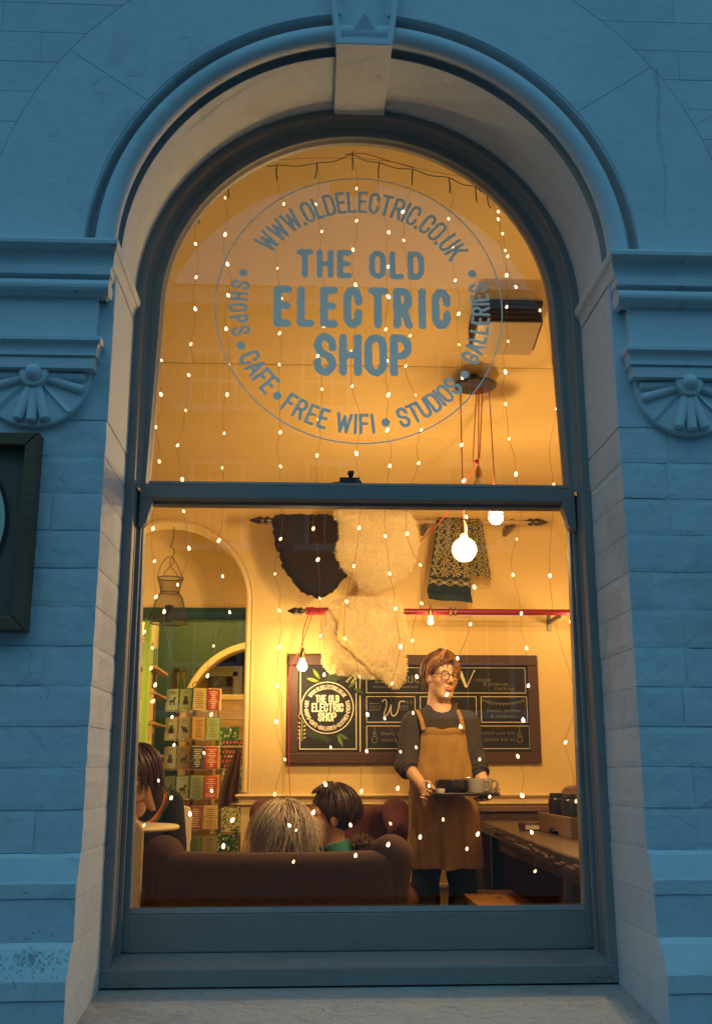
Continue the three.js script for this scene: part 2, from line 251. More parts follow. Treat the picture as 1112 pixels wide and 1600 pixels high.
const FM = [M.facade, M.facadeB, M.facadeC];
function rough(g, a) { const p = g.attributes.position; for (let i = 0; i < p.count; i++) { const x = p.getX(i), y = p.getY(i), z = p.getZ(i); p.setZ(i, z + a * (pn(x * 31 + 900, y * 31 + 900, 4096, 3) - 0.5 + pn(x * 9 + 900, y * 9 + 900, 4096, 5) - 0.5)); p.setX(i, x + 0.6 * a * (pn(y * 40 + 900, z * 40 + 900, 4096, 8) - 0.5)); p.setY(i, y + 0.8 * a * (pn(x * 26 + 900, z * 40 + 900, 4096, 11) - 0.5)); } g.computeVertexNormals(); return g; }
function block(x0, x1, y0, y1, z0, z1) {
  const w = x1 - x0, h = y1 - y0, d = z1 - z0, g = new THREE.BoxGeometry(w, h, d, Math.ceil(w / 0.018), Math.ceil(h / 0.018), Math.ceil(d / 0.04)); g.deleteAttribute('uv'); g.deleteAttribute('normal');
  const q = mergeVertices(g, 1e-5), p = q.attributes.position, r = 0.004, dz = rr(-0.0016, 0.0012), k = rr(0, 50);
  for (let i = 0; i < p.count; i++) { const x = p.getX(i), y = p.getY(i), z = p.getZ(i), cx = clamp(x, -w / 2 + r, w / 2 - r), cy = clamp(y, -h / 2 + r, h / 2 - r), cz = clamp(z, -d / 2 + r, d / 2 - r), n = V(x - cx, y - cy, z - cz); if (n.lengthSq() > 0) n.normalize().multiplyScalar(r); const e = 0.0012 * (pn((x + k) * 30 + 90, (y + k) * 30 + 90, 4096, 41) * 2 - 1); p.setXYZ(i, cx + n.x - Math.sign(n.x) * (0.0006 + Math.abs(e)), cy + n.y - Math.sign(n.y) * (0.0004 + Math.abs(e) * 0.9), cz + n.z); }
  q.translate((x0 + x1) / 2, (y0 + y1) / 2, (z0 + z1) / 2 + dz); q.computeVertexNormals(); return uvm(q);
}
for (const s of [-1, 1]) {                              // painted brick courses beside the opening
  const add = (a, b, y0, y1, z0, z1) => part('block', rough(block(Math.min(s * a, s * b), Math.max(s * a, s * b), y0, y1, z0, z1), 0.0022), FM[Math.floor(rnd() * 3)], shop);
  for (let k = -1; k < 10; k++) {
    const y1 = 2.3143 - k * 0.1015, y0 = y1 - 0.1015, j = 0.83 + rr(-0.012, 0.012);
    if (s > 0 ? k % 5 !== 2 : k % 4 === 1) { add(HW, j, y0, y1, FZ - 0.03, 0); add(j, j + 0.235, y0, y1, -0.06, 0); add(j + 0.235, j + 0.47, y0, y1, -0.06, 0); } else { const q = 1.06 + rr(-0.04, 0.04); add(HW, q, y0, y1, FZ - 0.03, 0); add(q, q + 0.24, y0, y1, -0.06, 0); }
  }
  // courses outside the arch ring
  const R = 1.09, cx = (y) => { const d = R * R - (y - CY) ** 2; return d > 0 ? Math.sqrt(d) : 0; };
  for (let k = 0; k < 13; k++) {
    const y0 = 2.9235 + k * 0.1015, y1 = y0 + 0.1015; let x = 2.0; const cuts = [];
    const xin = Math.min(cx(y0), cx(y1));
    for (let q = 1.9 - (k % 2) * 0.115; q > cx((y0 + y1) / 2) + 0.09; q -= 0.235) cuts.push(q);
    cuts.push(null);
    let far = 2.1;
    for (const c of cuts) {
      const sh = new THREE.Shape(), P = [];
      if (c === null) { if (cx(y0) === 0) break; for (let i = 0; i <= 6; i++) { const y = lerp(y0 + 0.0004, y1 - 0.0004, i / 6); P.push([cx(y) + 0.0006, y]); } P.push([far - 0.0004, y1 - 0.0004], [far - 0.0004, y0 + 0.0004]); } else P.push([c + 0.0004, y0 + 0.0004], [c + 0.0004, y1 - 0.0004], [far - 0.0004, y1 - 0.0004], [far - 0.0004, y0 + 0.0004]);
      P.forEach((p, i) => i ? sh.lineTo(s * p[0], p[1]) : sh.moveTo(s * p[0], p[1]));
      part('block', uvm(new THREE.ExtrudeGeometry(sh, { depth: 0.0046, bevelThickness: 0.0008, bevelSize: 0.0012, bevelOffset: -0.0012, bevelSegments: 1 }).translate(0, 0, -0.0055 + rr(-0.0004, 0.0004))), FM[Math.floor(rnd() * 3)], shop);
      far = c;
    }
  }
  // big voussoirs of the arch ring
  for (const [a0, a1] of [[0.2, 36.6], [36.6, 84.5]]) {
    const sh = new THREE.Shape(), d = Math.PI / 180, g = 0.0006; const N = 20;
    for (let i = 0; i <= N; i++) { const a = lerp(a0 * d + g / 1.09, a1 * d - g / 1.09, i / N); const x = s * 1.0895 * Math.cos(a), y = CY + 1.0895 * Math.sin(a); i ? sh.lineTo(x, y) : sh.moveTo(x, y); }
    for (let i = N; i >= 0; i--) { const a = lerp(a0 * d + g / 0.797, a1 * d - g / 0.797, i / N); sh.lineTo(s * 0.797 * Math.cos(a), 2.937 + 0.797 * Math.sin(a)); }
    part('voussoir', uvm(new THREE.ExtrudeGeometry(sh, { depth: 0.005, bevelThickness: 0.001, bevelSize: 0.0008, bevelOffset: -0.0008, bevelSegments: 1 }).translate(0, 0, -0.006)), M.facade, shop);
  }
  // plain shaft and jamb between brickwork and impost
  part('jamb', uvm(b6(s > 0 ? HW : -1.6, s > 0 ? 1.6 : -HW, 2.4165, 2.9205, FZ - 0.03, -0.0005, 0.004)), M.facade, shop);
  // impost
  const P = [[-0.01, -0.01, 2.9665], [0.080, 0.012, 2.9655], [0.086, 0.016, 2.962], [0.088, 0.017, 2.956], [0.087, 0.016, 2.946], [0.083, 0.014, 2.9425], [0.079, 0.013, 2.9400]];
  for (let i = 0; i <= 6; i++) { const t = i / 6 * Math.PI / 2; P.push([0.050 + 0.026 * (1 - Math.sin(t)), 0.000 + 0.012 * (1 - Math.sin(t)), 2.938 - 0.040 * (1 - Math.cos(t))]); }
  P.push([0.050, 0, 2.893], [0.057, -0.004, 2.891], [0.057, -0.004, 2.868], [0.040, -0.008, 2.866], [0.040, -0.008, 2.855]);
  for (let i = 0; i <= 8; i++) { const t = Math.PI / 2 - i / 8 * Math.PI; P.push([0.042 + 0.022 * Math.cos(t), -0.010 + 0.004 * Math.cos(t), 2.834 + 0.021 * Math.sin(t)]); }
  P.push([0.034, -0.014, 2.811], [0.02, -0.02, 2.806]);
  part('impost', cornice(P.map(([f, o, y]) => [f, o, y - 0.047]), 1.7, HW, FZ - 0.01, s), M.mould, shop);
  // capital block, its small cornice and the carved rosette
  part('capital', uvm(b6(s > 0 ? 0.7395 : -1.0555, s > 0 ? 1.0555 : -0.7395, 2.552, 2.765, -0.02, 0.03, 0.004)), M.mould, shop);
  const Q = [[0.01, -0.02, 2.660], [0.05, 0.014, 2.657], [0.062, 0.018, 2.651], [0.062, 0.018, 2.640], [0.058, 0.016, 2.637]];
  for (let i = 0; i <= 5; i++) { const t = i / 5 * Math.PI / 2; Q.push([0.046 + 0.012 * (1 - Math.sin(t)), 0.006 + 0.010 * (1 - Math.sin(t)), 2.636 - 0.028 * (1 - Math.cos(t))]); }
  Q.push([0.050, 0.008, 2.606], [0.050, 0.008, 2.601], [0.040, 0.002, 2.598], [0.044, 0.000, 2.596], [0.044, 0.0, 2.566], [0.02, -0.02, 2.562]);
  part('small_cornice', [cornice(Q.map(([f, o, y]) => [f, o, y - 0.016]), 0.8975, 0.737, 0.0, s), cornice(Q.map(([f, o, y]) => [f, -o, y - 0.016]), 0.8975, 1.058, 0.0, s)], M.mould, shop);
  const ros = new THREE.Group(); ros.name = 'rosette'; ros.position.set(s * 0.897, 2.538, 0); shop.add(ros);
  const hd = new THREE.Shape(); hd.moveTo(-0.148, 0.016); for (let i = 0; i <= 40; i++) { const a = Math.PI + Math.PI * i / 40; hd.lineTo(0.148 * Math.cos(a), 0.148 * Math.sin(a)); } hd.lineTo(0.148, 0.016); hd.closePath();
  part('disc', uvm(new THREE.ExtrudeGeometry(hd, { depth: 0.014, bevelThickness: 0.004, bevelSize: 0.004, bevelOffset: -0.004, bevelSegments: 2 })), M.mould, ros);
  const petal = (a, r0, r1, w0, w1) => { const L = r1 - r0; const g = new THREE.CapsuleGeometry(1, 1, 6, 14); const p = g.attributes.position; for (let i = 0; i < p.count; i++) { const y = p.getY(i), t = clamp((y + 1.5) / 3); const w = lerp(w1, w0, t); p.setXYZ(i, p.getX(i) * w, (clamp(y, -0.5, 0.5) + (y - clamp(y, -0.5, 0.5)) * w / L * 0.6) * L, p.getZ(i) * w * 0.85); } g.computeVertexNormals(); g.translate(0, -(r0 + L / 2), 0); return T(g, 0, 0, 0.020, -0.05, 0, a); };
  const D = Math.PI / 180;
  for (const a of [0, 16, -16]) part('petal', uvm(petal(a * D, 0.030, 0.128, 0.011, 0.0165)), M.mould, ros);
  for (const q of [-1, 1]) for (const a of [72, 87]) part('petal', uvm(petal(q * a * D, 0.034, 0.132 - (a - 72) * 0.0002, 0.010, 0.0135)), M.mould, ros);
  for (const a of [43, -43]) part('ridge', uvm(flatShade(T(new THREE.CylinderGeometry(0.009, 0.009, 0.115, 3, 1).rotateY(Math.PI / 2), 0.085 * Math.sin(a * D), -0.085 * Math.cos(a * D), 0.017, 0, 0, a * D))), M.mould, ros);
  part('hub', uvm(merge([T(lathe([[0, 0.026], [0.033, 0.026], [0.039, 0.022], [0.040, 0]], 32), 0, 0, 0.014, Math.PI / 2, 0, 0), sph(0.023, 0, 0, 0.036)])), M.mould, ros);
  // stepped plinth, in two lengths each side
  const pl = [[[FZ - 0.03, 1.2993], [0, 1.2993], [0.012, 1.290], [0.036, 1.238], [0.040, 1.232], [0.040, 1.1995], [FZ - 0.03, 1.1995]], [[FZ - 0.03, 1.1990], [0.037, 1.1990], [0.038, 1.1016], [FZ - 0.03, 1.1016]], [[FZ - 0.03, 1.101], [0.040, 1.101], [0.056, 1.088], [0.088, 1.032], [0.092, 1.024], [0.092, 0.985], [FZ - 0.03, 0.985]], [[FZ - 0.03, 0.9845], [0.088, 0.9845], [0.090, 0.70], [FZ - 0.03, 0.70]]];
  pl.forEach((pp, k) => { const cuts = [HW, k % 2 ? 0.98 : 1.21, 2.2]; for (let i = 0; i < 2; i++) { const sh = new THREE.Shape(pp.map((p) => new THREE.Vector2(-p[0], p[1]))); const w = cuts[i + 1] - cuts[i] - 0.002; const g = new THREE.ExtrudeGeometry(sh, { depth: w - 0.003, bevelThickness: 0.0018, bevelSize: 0.0018, bevelOffset: -0.0018, bevelSegments: 2, steps: 14 }); g.rotateY(Math.PI / 2).translate(s > 0 ? cuts[i] + 0.0025 : -cuts[i + 1] + 0.0025, 0, 0); part('plinth_stone', rough(uvm(g), 0.0035), FM[(k + i) % 3], shop); } });
}
// arch moulding: outer step, roll, fillet, then the soffit
{
  const pr = [[0.797, -0.003], [0.795, -0.062], [0.755, -0.066]], roll = [], lo = [[0.738, -0.060], [0.735, -0.085], [0.704, -0.088], [0.7005, -0.054], [HW, -0.060], [HW - 0.002, -0.20], [HW + 0.001, FZ - 0.03]];
  for (let i = 0; i <= 18; i++) { const a = 2.2 - i / 18 * 4.4; roll.push([0.739 + 0.031 * Math.sin(a), -0.020 + 0.031 * Math.cos(a)]); }
  const t0 = -0.024, t1 = Math.PI + 0.024;
  part('arch_moulding', [sweepU(pr, 2.937, null, t0, t1), sweepU(roll, 2.932, null, t0, t1, 72, false)].map((g) => uvm(g)), M.mould, shop);
  part('arch_soffit', uvm(sweepU(lo, CY, 2.9, 0, Math.PI)), M.facade, shop);
  // keystone with a sunk panel and a raised pointed boss
  const ks = new THREE.Group(); ks.name = 'keystone'; shop.add(ks);
  const yb = 3.602, w = (y) => 0.083 + (y - yb) * 0.128;
  const quadP = (y0, y1, d0, d1, z) => [[-w(y0) + d0, y0, z], [w(y0) - d0, y0, z], [w(y1) - d1, y1, z], [-w(y1) + d1, y1, z]];
  const body = new THREE.Shape(); [[-w(yb), yb], [w(yb), yb], [w(4.05), 4.05], [-w(4.05), 4.05]].forEach((p, i) => i ? body.lineTo(...p) : body.moveTo(...p));
  const hole = new THREE.Path(); [[-w(3.625) + 0.017, 3.625], [-w(4.03) + 0.017, 4.03], [w(4.03) - 0.017, 4.03], [w(3.625) - 0.017, 3.625]].forEach((p, i) => i ? hole.lineTo(...p) : hole.moveTo(...p)); body.holes.push(hole);
  part('rim', uvm(new THREE.ExtrudeGeometry(body, { depth: 0.04, bevelThickness: 0.003, bevelSize: 0.003, bevelOffset: -0.003, bevelSegments: 2 }).translate(0, 0, -0.013)), M.mould, ks);
  const core = new THREE.Shape(); [[-w(yb) + 0.001, yb + 0.001], [w(yb) - 0.001, yb + 0.001], [w(4.04), 4.04], [-w(4.04), 4.04]].forEach((p, i) => i ? core.lineTo(...p) : core.moveTo(...p));
  part('core', uvm(new THREE.ExtrudeGeometry(core, { depth: 0.315, bevelEnabled: false }).translate(0, 0, -0.322)), M.facade, ks);
  const y0 = 3.628, y1 = 4.02, a = w(y0) - 0.024, yr = y0 + 0.085, zb = -0.006, zt = 0.030, pts = { A: [-a, y0, zb], B: [a, y0, zb], Cc: [w(y1) - 0.03, y1, zb], D: [-w(y1) + 0.03, y1, zb], E: [0, yr, zt], F: [0, y1 - 0.08, zt] }, tri = (...q) => q.flatMap((k) => pts[k]);
  const bg = new THREE.BufferGeometry(); bg.setAttribute('position', new THREE.Float32BufferAttribute([...tri('A', 'B', 'E'), ...tri('B', 'Cc', 'F'), ...tri('B', 'F', 'E'), ...tri('A', 'E', 'F'), ...tri('A', 'F', 'D'), ...tri('D', 'F', 'Cc')], 3)); bg.computeVertexNormals();
  part('boss', uvm(bg), M.mould, ks);
  part('sill', uvm((() => { const sh = new THREE.Shape([[0.34, 0.93], [-0.10, 0.893], [-0.10, 0.78], [0.34, 0.78]].map((p) => new THREE.Vector2(...p))); return new THREE.ExtrudeGeometry(sh, { depth: 1.398, bevelEnabled: false, steps: 24 }).rotateY(Math.PI / 2).translate(-0.699, 0, 0); })()), M.stone, shop);
}
// ---------------------------------------------------------------- the sash window
const win = thing('sash_window', 'tall round-headed blue-grey painted sash window set in the facade', 'window');
{
  const Y0 = 0.932;
  // outer lining with a bead, then the stop behind it
  part('frame', [sweepU([[0.7005, -0.34], [0.7005, FZ], [0.678, FZ], [0.6745, FZ - 0.004], [0.6735, FZ - 0.05]], CY, Y0 + 0.05), sweepU([[0.6745, -0.345], [0.6600, -0.361], [0.6595, -0.366], [0.6595, -0.412], [0.668, -0.414], [0.668, -0.47]], CY, 2.325).translate(0, 0, 0)].map(uvm), M.frame, win);
  for (const s of [-1, 1]) part('pulley_stile', uvm(b6(s > 0 ? 0.6715 : -0.76, s > 0 ? 0.76 : -0.6715, Y0, 2.326, -0.5, FZ - 0.045)), M.frame, win);
  for (const s of [-1, 1]) part('parting_bead', uvm(b6(s > 0 ? 0.6590 : -0.672, s > 0 ? 0.672 : -0.6590, Y0 + 0.05, 2.30, -0.398, -0.385, 0.003)), M.frame, win);
  part('window_sill', uvm((() => { const sh = new THREE.Shape([[0.50, 1.006], [0.40, 1.003], [0.335, 0.986], [0.3165, 0.981], [0.3145, 0.976], [0.3145, Y0 + 0.002], [0.50, Y0 + 0.002]].map((p) => new THREE.Vector2(...p))); return new THREE.ExtrudeGeometry(sh, { depth: 1.4, bevelEnabled: false }).rotateY(Math.PI / 2).translate(-0.7, 0, 0); })()), M.frame, win);
  // upper sash
  const us = new THREE.Group(); us.name = 'upper_sash'; win.add(us);
  part('sash_frame', [sweepU([[0.664, -0.405], [0.664, -0.364], [0.634, -0.364], [0.630, -0.367], [0.628, -0.376], [0.6225, -0.391], [0.6225, -0.41]], CY, 2.30, 0, Math.PI, 72, true, 0.020), b6(-0.655, 0.655, 2.297, 2.340, -0.41, -0.364, 0.003), T(b6(-0.641, 0.641, -0.006, 0.006, -0.012, 0.012), 0, 2.341, -0.3795, -0.55)].map(uvm), M.frame, us);
  for (const s of [-1, 1]) { const sh = new THREE.Shape(); sh.moveTo(0, 0.01); sh.lineTo(0.038, 0.01); sh.bezierCurveTo(0.040, -0.03, 0.030, -0.034, 0.028, -0.052); sh.bezierCurveTo(0.026, -0.075, 0.014, -0.082, 0.004, -0.085); sh.lineTo(0, -0.085); sh.closePath(); const g = new THREE.ExtrudeGeometry(sh, { depth: 0.036, bevelThickness: 0.003, bevelSize: 0.003, bevelOffset: -0.003 }); if (s > 0) g.rotateY(Math.PI).translate(0, 0, 0.036); g.translate(s * 0.6655, 2.292, -0.404); part('sash_horn', uvm(g), M.frame, us); }
  const gs = new THREE.Shape(); gs.moveTo(-0.645, 2.335); gs.lineTo(-0.624, CY); for (let i = 0; i <= 64; i++) { const a = Math.PI - Math.PI * i / 64; gs.lineTo(0.624 * Math.cos(a), CY + 0.624 * Math.sin(a)); } gs.lineTo(0.645, 2.335); gs.closePath();
  part('glass_pane', new THREE.ShapeGeometry(gs).translate(0, 0, -0.396), M.glass, us);
  // lower sash
  const ls = new THREE.Group(); ls.name = 'lower_sash'; win.add(ls);
  const stile = (s) => { const sh = new THREE.Shape([[0.690, 1.006], [0.690, 2.33], [0.657, 2.33], [0.640, 1.006]].map(([x, y]) => new THREE.Vector2(s * x, y))); return uvm(new THREE.ExtrudeGeometry(sh, { depth: 0.036, bevelThickness: 0.004, bevelSize: 0.004, bevelOffset: -0.004, bevelSegments: 2 }).translate(0, 0, -0.452)); };
  part('stile', stile(1), M.frame, ls); part('stile', stile(-1), M.frame, ls);
  part('bottom_rail', [b6(-0.645, 0.645, 1.004, 1.106, -0.455, -0.411, 0.004), T(b6(-0.64, 0.64, -0.008, 0.008, -0.014, 0.014), 0, 1.108, -0.4275, -0.5)].map(uvm), M.frame, ls);
  part('top_rail', uvm(b6(-0.66, 0.66, 2.289, 2.349, -0.456, -0.411, 0.003)), M.frame, ls);
  part('glass_pane', new THREE.PlaneGeometry(1.31, 1.19).translate(0, 1.70, -0.4385), M.glass, ls);
  // fastener
  const lk = new THREE.Group(); lk.name = 'sash_lock'; lk.position.set(-0.017, 2.349, -0.428); win.add(lk);
  const bs = new THREE.Shape(); bs.moveTo(-0.082, 0); bs.bezierCurveTo(-0.074, 0.012, -0.066, 0.016, -0.045, 0.016); bs.lineTo(-0.042, 0.022); bs.lineTo(0.024, 0.022); bs.lineTo(0.028, 0.012); bs.bezierCurveTo(0.05, 0.014, 0.066, 0.012, 0.082, 0); bs.closePath();
  part('base', new THREE.ExtrudeGeometry(bs, { depth: 0.022, bevelThickness: 0.002, bevelSize: 0.002, bevelOffset: -0.002 }), M.lock, lk);
  part('lever', [b6(-0.042, 0.022, 0.020, 0.033, 0.002, 0.018, 0.003), T(lathe([[0, 0.024], [0.009, 0.022], [0.0115, 0.014], [0.008, 0.006], [0.005, 0]], 20), -0.006, 0.032, 0.01)], M.lock, lk);
}
// ---------------------------------------------------------------- lettering (stroke glyphs, unit box)
const arcP = (cx, cy, rx, ry, a0, a1, n = 8) => Array.from({ length: n + 1 }, (_, i) => { const a = (a0 + (a1 - a0) * i / n) * Math.PI / 180; return [cx + rx * Math.cos(a), cy + ry * Math.sin(a)]; });
const GL = {
  O: [1, [[...arcP(0.5, 0.74, 0.5, 0.26, 180, 0), ...arcP(0.5, 0.26, 0.5, 0.26, 0, -180), [0, 0.74]]]],
  C: [0.96, [[[1, 0.66], ...arcP(0.5, 0.74, 0.5, 0.26, 0, 180), ...arcP(0.5, 0.26, 0.5, 0.26, 180, 360), [1, 0.34]]]],
  D: [0.98, [[[0, 0], [0, 1], [0.5, 1], ...arcP(0.5, 0.72, 0.5, 0.28, 90, 0), ...arcP(0.5, 0.28, 0.5, 0.28, 0, -90), [0, 0]]]],
  S: [0.98, [[[1, 0.70], ...arcP(0.5, 0.76, 0.5, 0.24, 0, 180), [0.03, 0.66], [0.2, 0.57], [0.8, 0.43], [0.97, 0.34], ...arcP(0.5, 0.24, 0.5, 0.24, 0, -180), [0, 0.30]]]],
  T: [1, [[[0, 1], [1, 1]], [[0.5, 1], [0.5, 0]]]], H: [0.98, [[[0, 0], [0, 1]], [[1, 0], [1, 1]], [[0, 0.5], [1, 0.5]]]],
  E: [0.82, [[[1, 1], [0, 1], [0, 0], [1, 0]], [[0, 0.52], [0.86, 0.52]]]], L: [0.8, [[[0, 1], [0, 0], [1, 0]]]], I: [0, [[[0, 0], [0, 1]]]],
  F: [0.82, [[[1, 1], [0, 1], [0, 0]], [[0, 0.52], [0.86, 0.52]]]], P: [0.94, [[[0, 0], [0, 1], [0.5, 1], ...arcP(0.5, 0.74, 0.5, 0.26, 90, -90), [0, 0.48]]]],
  R: [0.98, [[[0, 0], [0, 1], [0.5, 1], ...arcP(0.5, 0.75, 0.48, 0.25, 90, -90), [0, 0.5]], [[0.55, 0.5], [1, 0]]]],
  A: [1.02, [[[0, 0], [0.5, 1], [1, 0]], [[0.17, 0.3], [0.83, 0.3]]]], W: [1.5, [[[0, 1], [0.25, 0], [0.5, 0.85], [0.75, 0], [1, 1]]]], U: [0.98, [[[0, 1], ...arcP(0.5, 0.28, 0.5, 0.28, 180, 360), [1, 1]]]],
  K: [0.98, [[[0, 0], [0, 1]], [[1, 1], [0, 0.42]], [[0.32, 0.6], [1, 0]]]], G: [1, [[[1, 0.68], ...arcP(0.5, 0.74, 0.5, 0.26, 0, 180), ...arcP(0.5, 0.26, 0.5, 0.26, 180, 360), [1, 0.47], [0.55, 0.47]]]],
  V: [1, [[[0, 1], [0.5, 0], [1, 1]]]], N: [1, [[[0, 0], [0, 1], [1, 0], [1, 1]]]], '.': [0, [[[0, 0], [0, 0.001]]]],
};
// places the letters of a line: [{ch, w}] with total width
function layout(str, h, lw, hw, gap, space) { let x = 0; const out = []; for (const ch of str) { if (ch === ' ') { x += space; continue; } const w = GL[ch][0] * lw; out.push({ ch, x, w: w + 2 * hw }); x += w + 2 * hw + gap; } return { list: out, width: x - gap }; }
function letterGeo(ch, lw, h, hw, n = 0) {
  const [wr, st] = GL[ch], w = wr * lw, S = st.map((l) => l.map(([a, b]) => [hw + a * w, hw + b * (h - 2 * hw)])), k = ch === '.' ? 1.35 : 1;
  const wear = 0.16 * hw;
  return fieldMesh((x, y) => { let d = 1e9; for (const l of S) for (let i = 0; i < l.length - 1; i++) d = Math.min(d, segD(x, y, l[i], l[i + 1])); return d - hw * k + wear * (pn(x / hw * 1.6 + n * 17 + 200, y / hw * 1.6 + 200, 4096, 5) * 2 - 1); }, -hw, w + 3 * hw, -hw, h + hw, hw / 2.4);
}
{
  const lt = new THREE.Group(); lt.name = 'lettering'; lt.position.set(0.004, 2.950, -0.3945); win.add(lt); let n = 0;
  const line = (str, x0, x1, y, h, hw, lw, space) => { const natural = layout(str, h, lw, hw, 0, space), cnt = str.replace(/ /g, '').length, gap = (x1 - x0 - natural.width) / (cnt - 1); for (const q of layout(str, h, lw, hw, gap, space).list) part('letter', letterGeo(q.ch, lw, h, hw, ++n), M.vinyl, lt, [x0 + q.x, y, 0]); };
  line('THE OLD', -0.206, 0.212, 0.100, 0.101, 0.0098, 0.036, 0.045);
  line('ELECTRIC', -0.277, 0.296, -0.074, 0.144, 0.0128, 0.038, 0);
  line('SHOP', -0.147, 0.167, -0.239, 0.145, 0.0128, 0.048, 0);
  // round the ring: angle measured anticlockwise from +x
  const R2 = Math.PI / 180;
  const ring = (str, a0, a1, top, r = 0.338, h = 0.079, hw = 0.0050, lw = 0.027) => {
    const L = layout(str, h, lw, hw, 0, 0.018), cnt = str.replace(/ /g, '').length, base = top ? r : r + h, arc = Math.abs(a1 - a0) * R2 * (r + h / 2), gap = (arc - L.width) / (cnt - 1);
    for (const q of layout(str, h, lw, hw, gap, 0.018).list) {
      const mid = q.x + q.w / 2, a = (a0 + (a1 - a0) * mid / arc) * R2, g = letterGeo(q.ch, lw, h, hw, ++n).translate(-q.w / 2, top ? 0 : -0, 0);
      g.rotateZ(top ? a - Math.PI / 2 : a + Math.PI / 2); part('letter', g, M.vinyl, lt, [base * Math.cos(a), base * Math.sin(a), 0]);
    }
  };
  ring('WWW.OLDELECTRIC.CO.UK', 147, 29.5, true);
  ring('SHOPS', 167.5, 195.5, false, 0.360, 0.062, 0.0046, 0.021);
  ring('CAFE', 204.8, 226, false, 0.360, 0.068, 0.0050, 0.027);
  ring('FREE WIFI', 234, 276.5, false, 0.365, 0.068, 0.0050, 0.027);
  ring('STUDIOS', 287.5, 320.5, false, 0.365, 0.068, 0.0050, 0.026);
  ring('GALLERIES', 332, 373.2, false, 0.363, 0.062, 0.0048, 0.023);
  const dot = (a, r) => part('dot', new THREE.CircleGeometry(0.0135, 20), M.vinyl, lt, [r * Math.cos(a * R2), r * Math.sin(a * R2), 0]);
  dot(163.3, 0.394); dot(200.5, 0.404); dot(229.9, 0.404); dot(281.6, 0.401); dot(325.8, 0.405); dot(18.7, 0.390);
  const rg = new THREE.RingGeometry(0.4615, 0.4655, 160); part('ring', rg, M.vinyl, lt);
}
